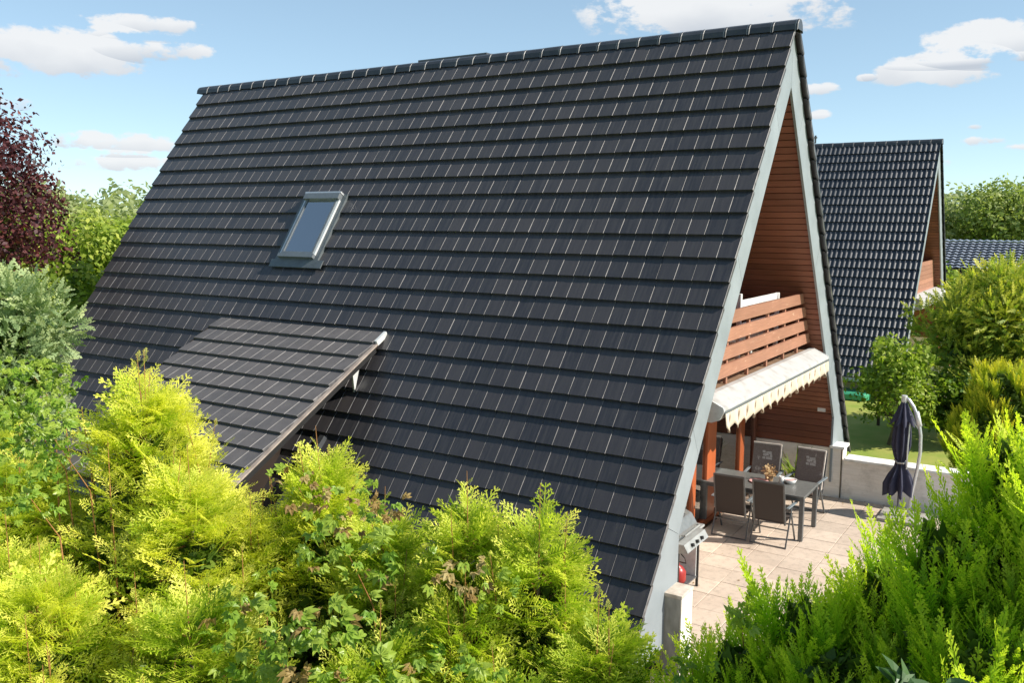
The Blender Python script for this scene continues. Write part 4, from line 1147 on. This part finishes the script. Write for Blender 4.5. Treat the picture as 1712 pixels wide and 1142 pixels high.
# ------------------------------------------------------------------ creeper with five-fingered leaves
def compound_leaf(mat, seed):
    r = random.Random(seed); mb = MB()
    for k, an in enumerate((-75, -38, 0, 38, 75)):
        ln = (.075 if abs(an) < 50 else .055)*r.uniform(.9, 1.1) + (.012 if an == 0 else 0); w = ln*.27
        c, s = math.cos(R(an)), math.sin(R(an))
        def q(a, l, z): return (a*c - l*s, a*s + l*c, z)
        dz = r.uniform(.005, .02)
        L_ = [q(.006,0,0), q(ln*.45,w,.012-dz*.4), q(ln*.8,w*.55,-dz), q(ln,0,-dz*2.2)]
        R_ = [q(.006,0,0), q(ln,0,-dz*2.2), q(ln*.8,-w*.55,-dz), q(ln*.45,-w,.012-dz*.4)]
        m2 = q(ln*.5,0,-.006)
        mb.quad([L_[0], m2, L_[1]]); mb.quad([m2, L_[2], L_[1]]); mb.quad([m2, L_[3], L_[2]])
        mb.quad([R_[0], R_[3], m2]); mb.quad([m2, R_[3], R_[2]]); mb.quad([m2, R_[1], R_[2]])
    me = mb.mesh(mat, 'leaf', off=False)
    at = me.attributes.new('tone', 'FLOAT', 'POINT'); at.data.foreach_set('value', [r.uniform(.25, .9)]*len(me.vertices))
    return me
LG = [compound_leaf('creeper', s) for s in range(7)]; LR_ = [compound_leaf('creeper_red', s+20) for s in range(3)]; LD = [compound_leaf('broad_dark', s+30) for s in range(3)]
def creeper(label, pts, seed, leafset, scale=(1.0, 1.7), flat=.5):
    r = random.Random(seed)
    base = pts[0][0]
    root = empty('creeper', (base[0], base[1], -.1), label, 'climbing plant')
    stem = MB(); cnt = 0
    for (c, rad, n) in pts:
        c = Vector(c); stem.tube([(c.x+.2, c.y+.35, -.1), tuple(c - Vector((.05, -.30, .5))), tuple(c)], [.010, .006, .002], 5, cap=False)
        for _ in range(n):
            d = Vector((r.gauss(0, 1), r.gauss(0, 1), r.gauss(0, 1))).normalized()*r.random()**.35
            p = c + Vector((d.x*rad[0], d.y*rad[1], d.z*rad[2]))
            o = bpy.data.objects.new('leaf', r.choice(leafset)); col.objects.link(o); o.parent = root; cnt += 1
            tocam = (CAM-p).normalized()
            nrm = (tocam*.5 + Vector((r.gauss(0,.6), r.gauss(0,.6), .7+r.gauss(0,.4)))).normalized()
            a = nrm.orthogonal().normalized(); a = Matrix.Rotation(r.uniform(0, 6.283), 3, nrm) @ a; a.z -= .4; a = (a - nrm*a.dot(nrm)).normalized(); b_ = nrm.cross(a)
            s_ = r.uniform(*scale)
            M4 = Matrix(((a.x,b_.x,nrm.x,p.x),(a.y,b_.y,nrm.y,p.y),(a.z,b_.z,nrm.z,p.z),(0,0,0,1)))
            o.matrix_local = Matrix.Translation(-WO[root.name]) @ M4 @ Matrix.Scale(s_, 4)
    stem.build('stem', 'bark_young', root)
    return root
creeper('green creeper with five-part leaves climbing through the cedar at the bottom centre', [((-.15,-9.2,2.2),(.60,.35,.45),95), ((.45,-8.85,2.1),(.45,.3,.35),60), ((-.8,-9.2,2.3),(.5,.35,.45),60), ((-.5,-8.7,2.75),(.5,.3,.3),45)], 1, LG+LG+LR_[:1], (.75, 1.35))
creeper('pale green creeper covering the bushes at the left edge below the blue conifer', [((-3.5,-9.2,3.42),(.62,.3,.28),150), ((-3.0,-9.3,3.35),(.5,.25,.22),80), ((-2.7,-9.75,3.15),(.55,.3,.25),80), ((-4.4,-8.65,3.62),(.7,.3,.2),120)], 2, LG, (.45, .95))
creeper('brownish withering creeper leaves in the middle of the near hedge', [((-.8,-8.2,2.9),(.45,.25,.25),42), ((-1.5,-8.2,2.95),(.35,.2,.25),22), ((.2,-8.3,2.6),(.5,.25,.2),26)], 3, LR_+LG[:3], (.55, 1.05))
creeper('dark broad creeper leaves in the shade at the bottom right corner', [((3.38,-8.95,2.92),(.20,.10,.08),16), ((3.08,-8.95,2.93),(.08,.1,.08),6)], 4, LD, (1.5, 2.4))

creeper('thin drooping green creeper leaves at the left tip of the right hedge above the paving', [((1.98,-7.75,2.55),(.12,.12,.22),16), ((1.72,-7.9,2.2),(.14,.12,.12),14)], 6, LG, (.6, 1.0))
# ------------------------------------------------------------------ conifers and trees on the left
broad('blue_conifer', 'blue green feathery conifer left of the house corner', 'conifer', (-8.6,-6.4,-.1), (-9.1,-6.5,2.9), (1.05,1.0,1.85), 5200, .20, 'juniper_blue', 46, trunk_r=.12, seed=5, tone=.5, lump_r=.30, spray_=True)
broad('blue_conifer', 'second blue green conifer cut off at the left edge', 'conifer', (-9.4,-7.6,-.1), (-9.2,-7.6,2.2), (1.0,.9,1.4), 3500, .20, 'juniper_blue', 34, seed=6, tone=.45, lump_r=.30, spray_=True)
broad('purple_plum', 'purple leaved plum tree at the left edge', 'tree', (-16.6,-3.4,-.1), (-16.6,-3.4,4.9), (2.4,2.4,3.0), 24000, .105, 'purple', 130, trunk_r=.16, seed=8, tone=.45, lump_r=.26)
broad('hazel_tree', 'light green leafy tree between the purple tree and the roof', 'tree', (-18.3,1.0,-.1), (-18.3,.2,2.9), (2.5,2.5,2.4), 19000, .14, 'hazel', 110, trunk_r=.14, seed=9, tone=.5, lump_r=.28)
broad('hazel_tree', 'taller pale green tree touching the upper left roof edge', 'tree', (-19.0,4.8,-.1), (-19.0,5.2,4.1), (2.2,2.2,2.2), 12000, .18, 'hazel', 80, trunk_r=.14, seed=10, tone=.42, lump_r=.27)
broad('hazel_tree', 'bushy green shrub at the foot of the left roof edge', 'shrub', (-15.2,-2.6,-.1), (-15.2,-2.4,2.1), (1.9,1.6,1.9), 8000, .15, 'hazel', 60, trunk_r=.08, seed=12, tone=.35, lump_r=.3)
# ------------------------------------------------------------------ shrubs and trees on the right
broad('golden_cypress_bush', 'large olive and gold bush behind the terrace at the right', 'shrub', (1.95,11.4,-.1), (1.95,11.4,2.0), (1.95,1.8,2.2), 6800, .25, 'olive', 90, trunk_r=.12, seed=14, tone=.5, lump_r=.25, spray_=True, tv=.35)
broad('leafy_shrub', 'light green shrub on the lawn behind the folded umbrella', 'shrub', (.05,9.0,-.1), (.12,9.0,1.1), (.95,.9,1.5), 4200, .12, 'hazel', 70, trunk_r=.05, seed=15, tone=.45, lump_r=.3, inner=False)
broad('leafy_shrub', 'dark green bush beside the fence', 'shrub', (1.3,9.6,-.1), (1.3,9.6,.8), (.9,.8,.95), 3500, .12, 'olive', 40, trunk_r=.05, seed=16, tone=.2, lump_r=.3)
cypress((2.62, 6.4, -.1), 2.55, 1.05, 'rounded gold tipped cypress bush behind the terrace wall', 'cypress_gold', 70, nplume=150, zlo=.1, plen=.48, hi=False, nf=7, name='golden_cypress')
broad('flowering_plant', 'orange and red flowers on the neighbouring terrace', 'flowers', (.35,15.6,.0), (.35,15.6,1.15), (.35,.35,.4), 500, .12, 'flowers', 12, trunk_r=.03, seed=17, tone=.5, inner=False)
broad('leafy_shrub', 'bright green hedge bush in front of the distant flat roofed shed', 'shrub', (-1.6,26.5,-.1), (-1.6,26.5,1.6), (2.2,1.8,1.9), 5000, .22, 'hazel', 50, seed=18, tone=.4)
# background trees told apart
BT = [(-9.5,52,7.7,4.0,'far_green',.6,'tall green tree just right of the neighbouring roof'),(-5.5,60,7.4,4.2,'far_grey',.5,'grey green tree in the middle of the right tree line'),
      (-1.0,58,8.0,4.4,'far_green',.42,'darker round tree in the right tree line'),(3.5,55,7.4,4.2,'far_grey',.45,'olive tree at the right edge of the tree line'),(8.,52,7.2,4.2,'far_green',.4,'green tree beyond the right edge'),
      (-12.5,47,5.9,3.2,'hazel',.45,'bright green tree close behind the neighbouring house'),
      (-46,8,6.4,3.6,'far_green',.4,'round green tree on the left horizon'),(-52,19,7.2,3.6,'far_grey',.5,'pale green tree on the left horizon beside the roof'),
      (-38,1,5.1,3.4,'hazel',.4,'yellow green tree behind the purple tree'),(-36,11,5.6,3.4,'far_green',.5,'green tree behind the light green tree at the left')]
for i, (x, y, h, r_, mt, tn, lb) in enumerate(BT):
    broad('background_tree', lb, 'tree', (x, y, -.1), (x, y, h*.58), (r_, r_, h*.42), 7000, .30, mt, 70, trunk_r=.22, seed=30+i, tone=tn, lump_r=.27)
# far wood, one mass on the horizon
rng = np.random.default_rng(77)
nW = 560; ang = rng.uniform(R(60), R(190), nW); dist = rng.uniform(75, 150, nW)
cx = 3.7+np.cos(ang)*dist; cy = -13.1+np.sin(ang)*dist; hh = rng.uniform(5.5, 9.0, nW)*(.74+dist/260)
per_ = 150
P = []; NN = []; TT = []
for i in range(nW):
    d = norm(rng.normal(size=(per_, 3))); d[:, 2] = np.abs(d[:, 2])*1.0
    P.append(np.array((cx[i], cy[i], hh[i]*.35)) + d*np.array((3.2, 3.2, hh[i]*.60))*(.72+.28*rng.random((per_, 1)))); NN.append(d); TT.append(np.full(per_, .25+.4*rng.random()))
w_ = leafy(np.concatenate(P), .7, 'far_wood', 'far_grey', None, np.concatenate(TT), Nn=np.concatenate(NN), tv=.12)
w_['kind'] = 'stuff'; w_['label'] = 'distant wooded horizon behind the gardens'
rng = np.random.default_rng(91)
lf = np.stack([rng.uniform(-1.2, 2.6, 110), rng.uniform(-3.6, 3.6, 110), np.full(110, .012)], 1)
lf[:60, 1] = 3.7 - rng.random(60)**2*1.1
Tn = np.tile(np.array((0, 0, 1.)), (110, 1)); A_ = np.stack([rng.normal(size=110), rng.normal(size=110), rng.normal(size=110)*.12], 1)
lt = foliage_obj('fallen_leaves', place(LEAF, lf, A_, np.cross(Tn, A_), .035*(.6+.8*rng.random(110))), np.repeat(rng.uniform(.1, .8, 110), 4), 'creeper_red')
lt['kind'] = 'stuff'; lt['label'] = 'small brown fallen leaves scattered on the paving'
# small plant and table flowers
root = empty('dried_flowers', (-.58, 1.60, .745), 'brown dried flower arrangement on the garden table', 'flowers')
lathe([(0,.002),(.06,.002),(.07,.09),(0,.09)], -.58, 1.60, .745).build('basket', 'basket', root)
rng = np.random.default_rng(5)
q = norm(rng.normal(size=(160, 3)))*(rng.random(160)**.4)[:, None]*.11
leafy(np.array((-.58, 1.60, .90))+q, .05, 'blossoms', 'dry_flower', root, .5)
root = empty('potted_grass', (-.55, 3.2, 0), 'long leaved green plant standing between the two cushioned chairs', 'plant')
lathe([(0,0),(.12,0),(.15,.26),(.13,.26),(0,.24)], -.55, 3.2, 0).build('pot', 'ceramic', root)
P = []; 
T1 = np.array([[(0,-.03,0),(0,.03,0),(.5,.035,0),(.5,-.035,0)], [(.5,-.035,0),(.5,.035,0),(1,.004,-.25),(1,-.004,-.25)]])
n = 46; th = rng.uniform(0, 6.283, n); a = np.stack([np.cos(th)*.45, np.sin(th)*.45, np.ones(n)], 1); P = np.tile(np.array((-.55, 3.2, .24)), (n, 1))+rng.normal(size=(n,3))*np.array((.05,.05,0))
foliage_obj('leaves', place(T1, P, a, np.stack([-np.sin(th), np.cos(th), 0*th], 1), rng.uniform(.5, .85, n)), np.repeat(rng.uniform(.3, .9, n), 8), 'grass_blade', root)
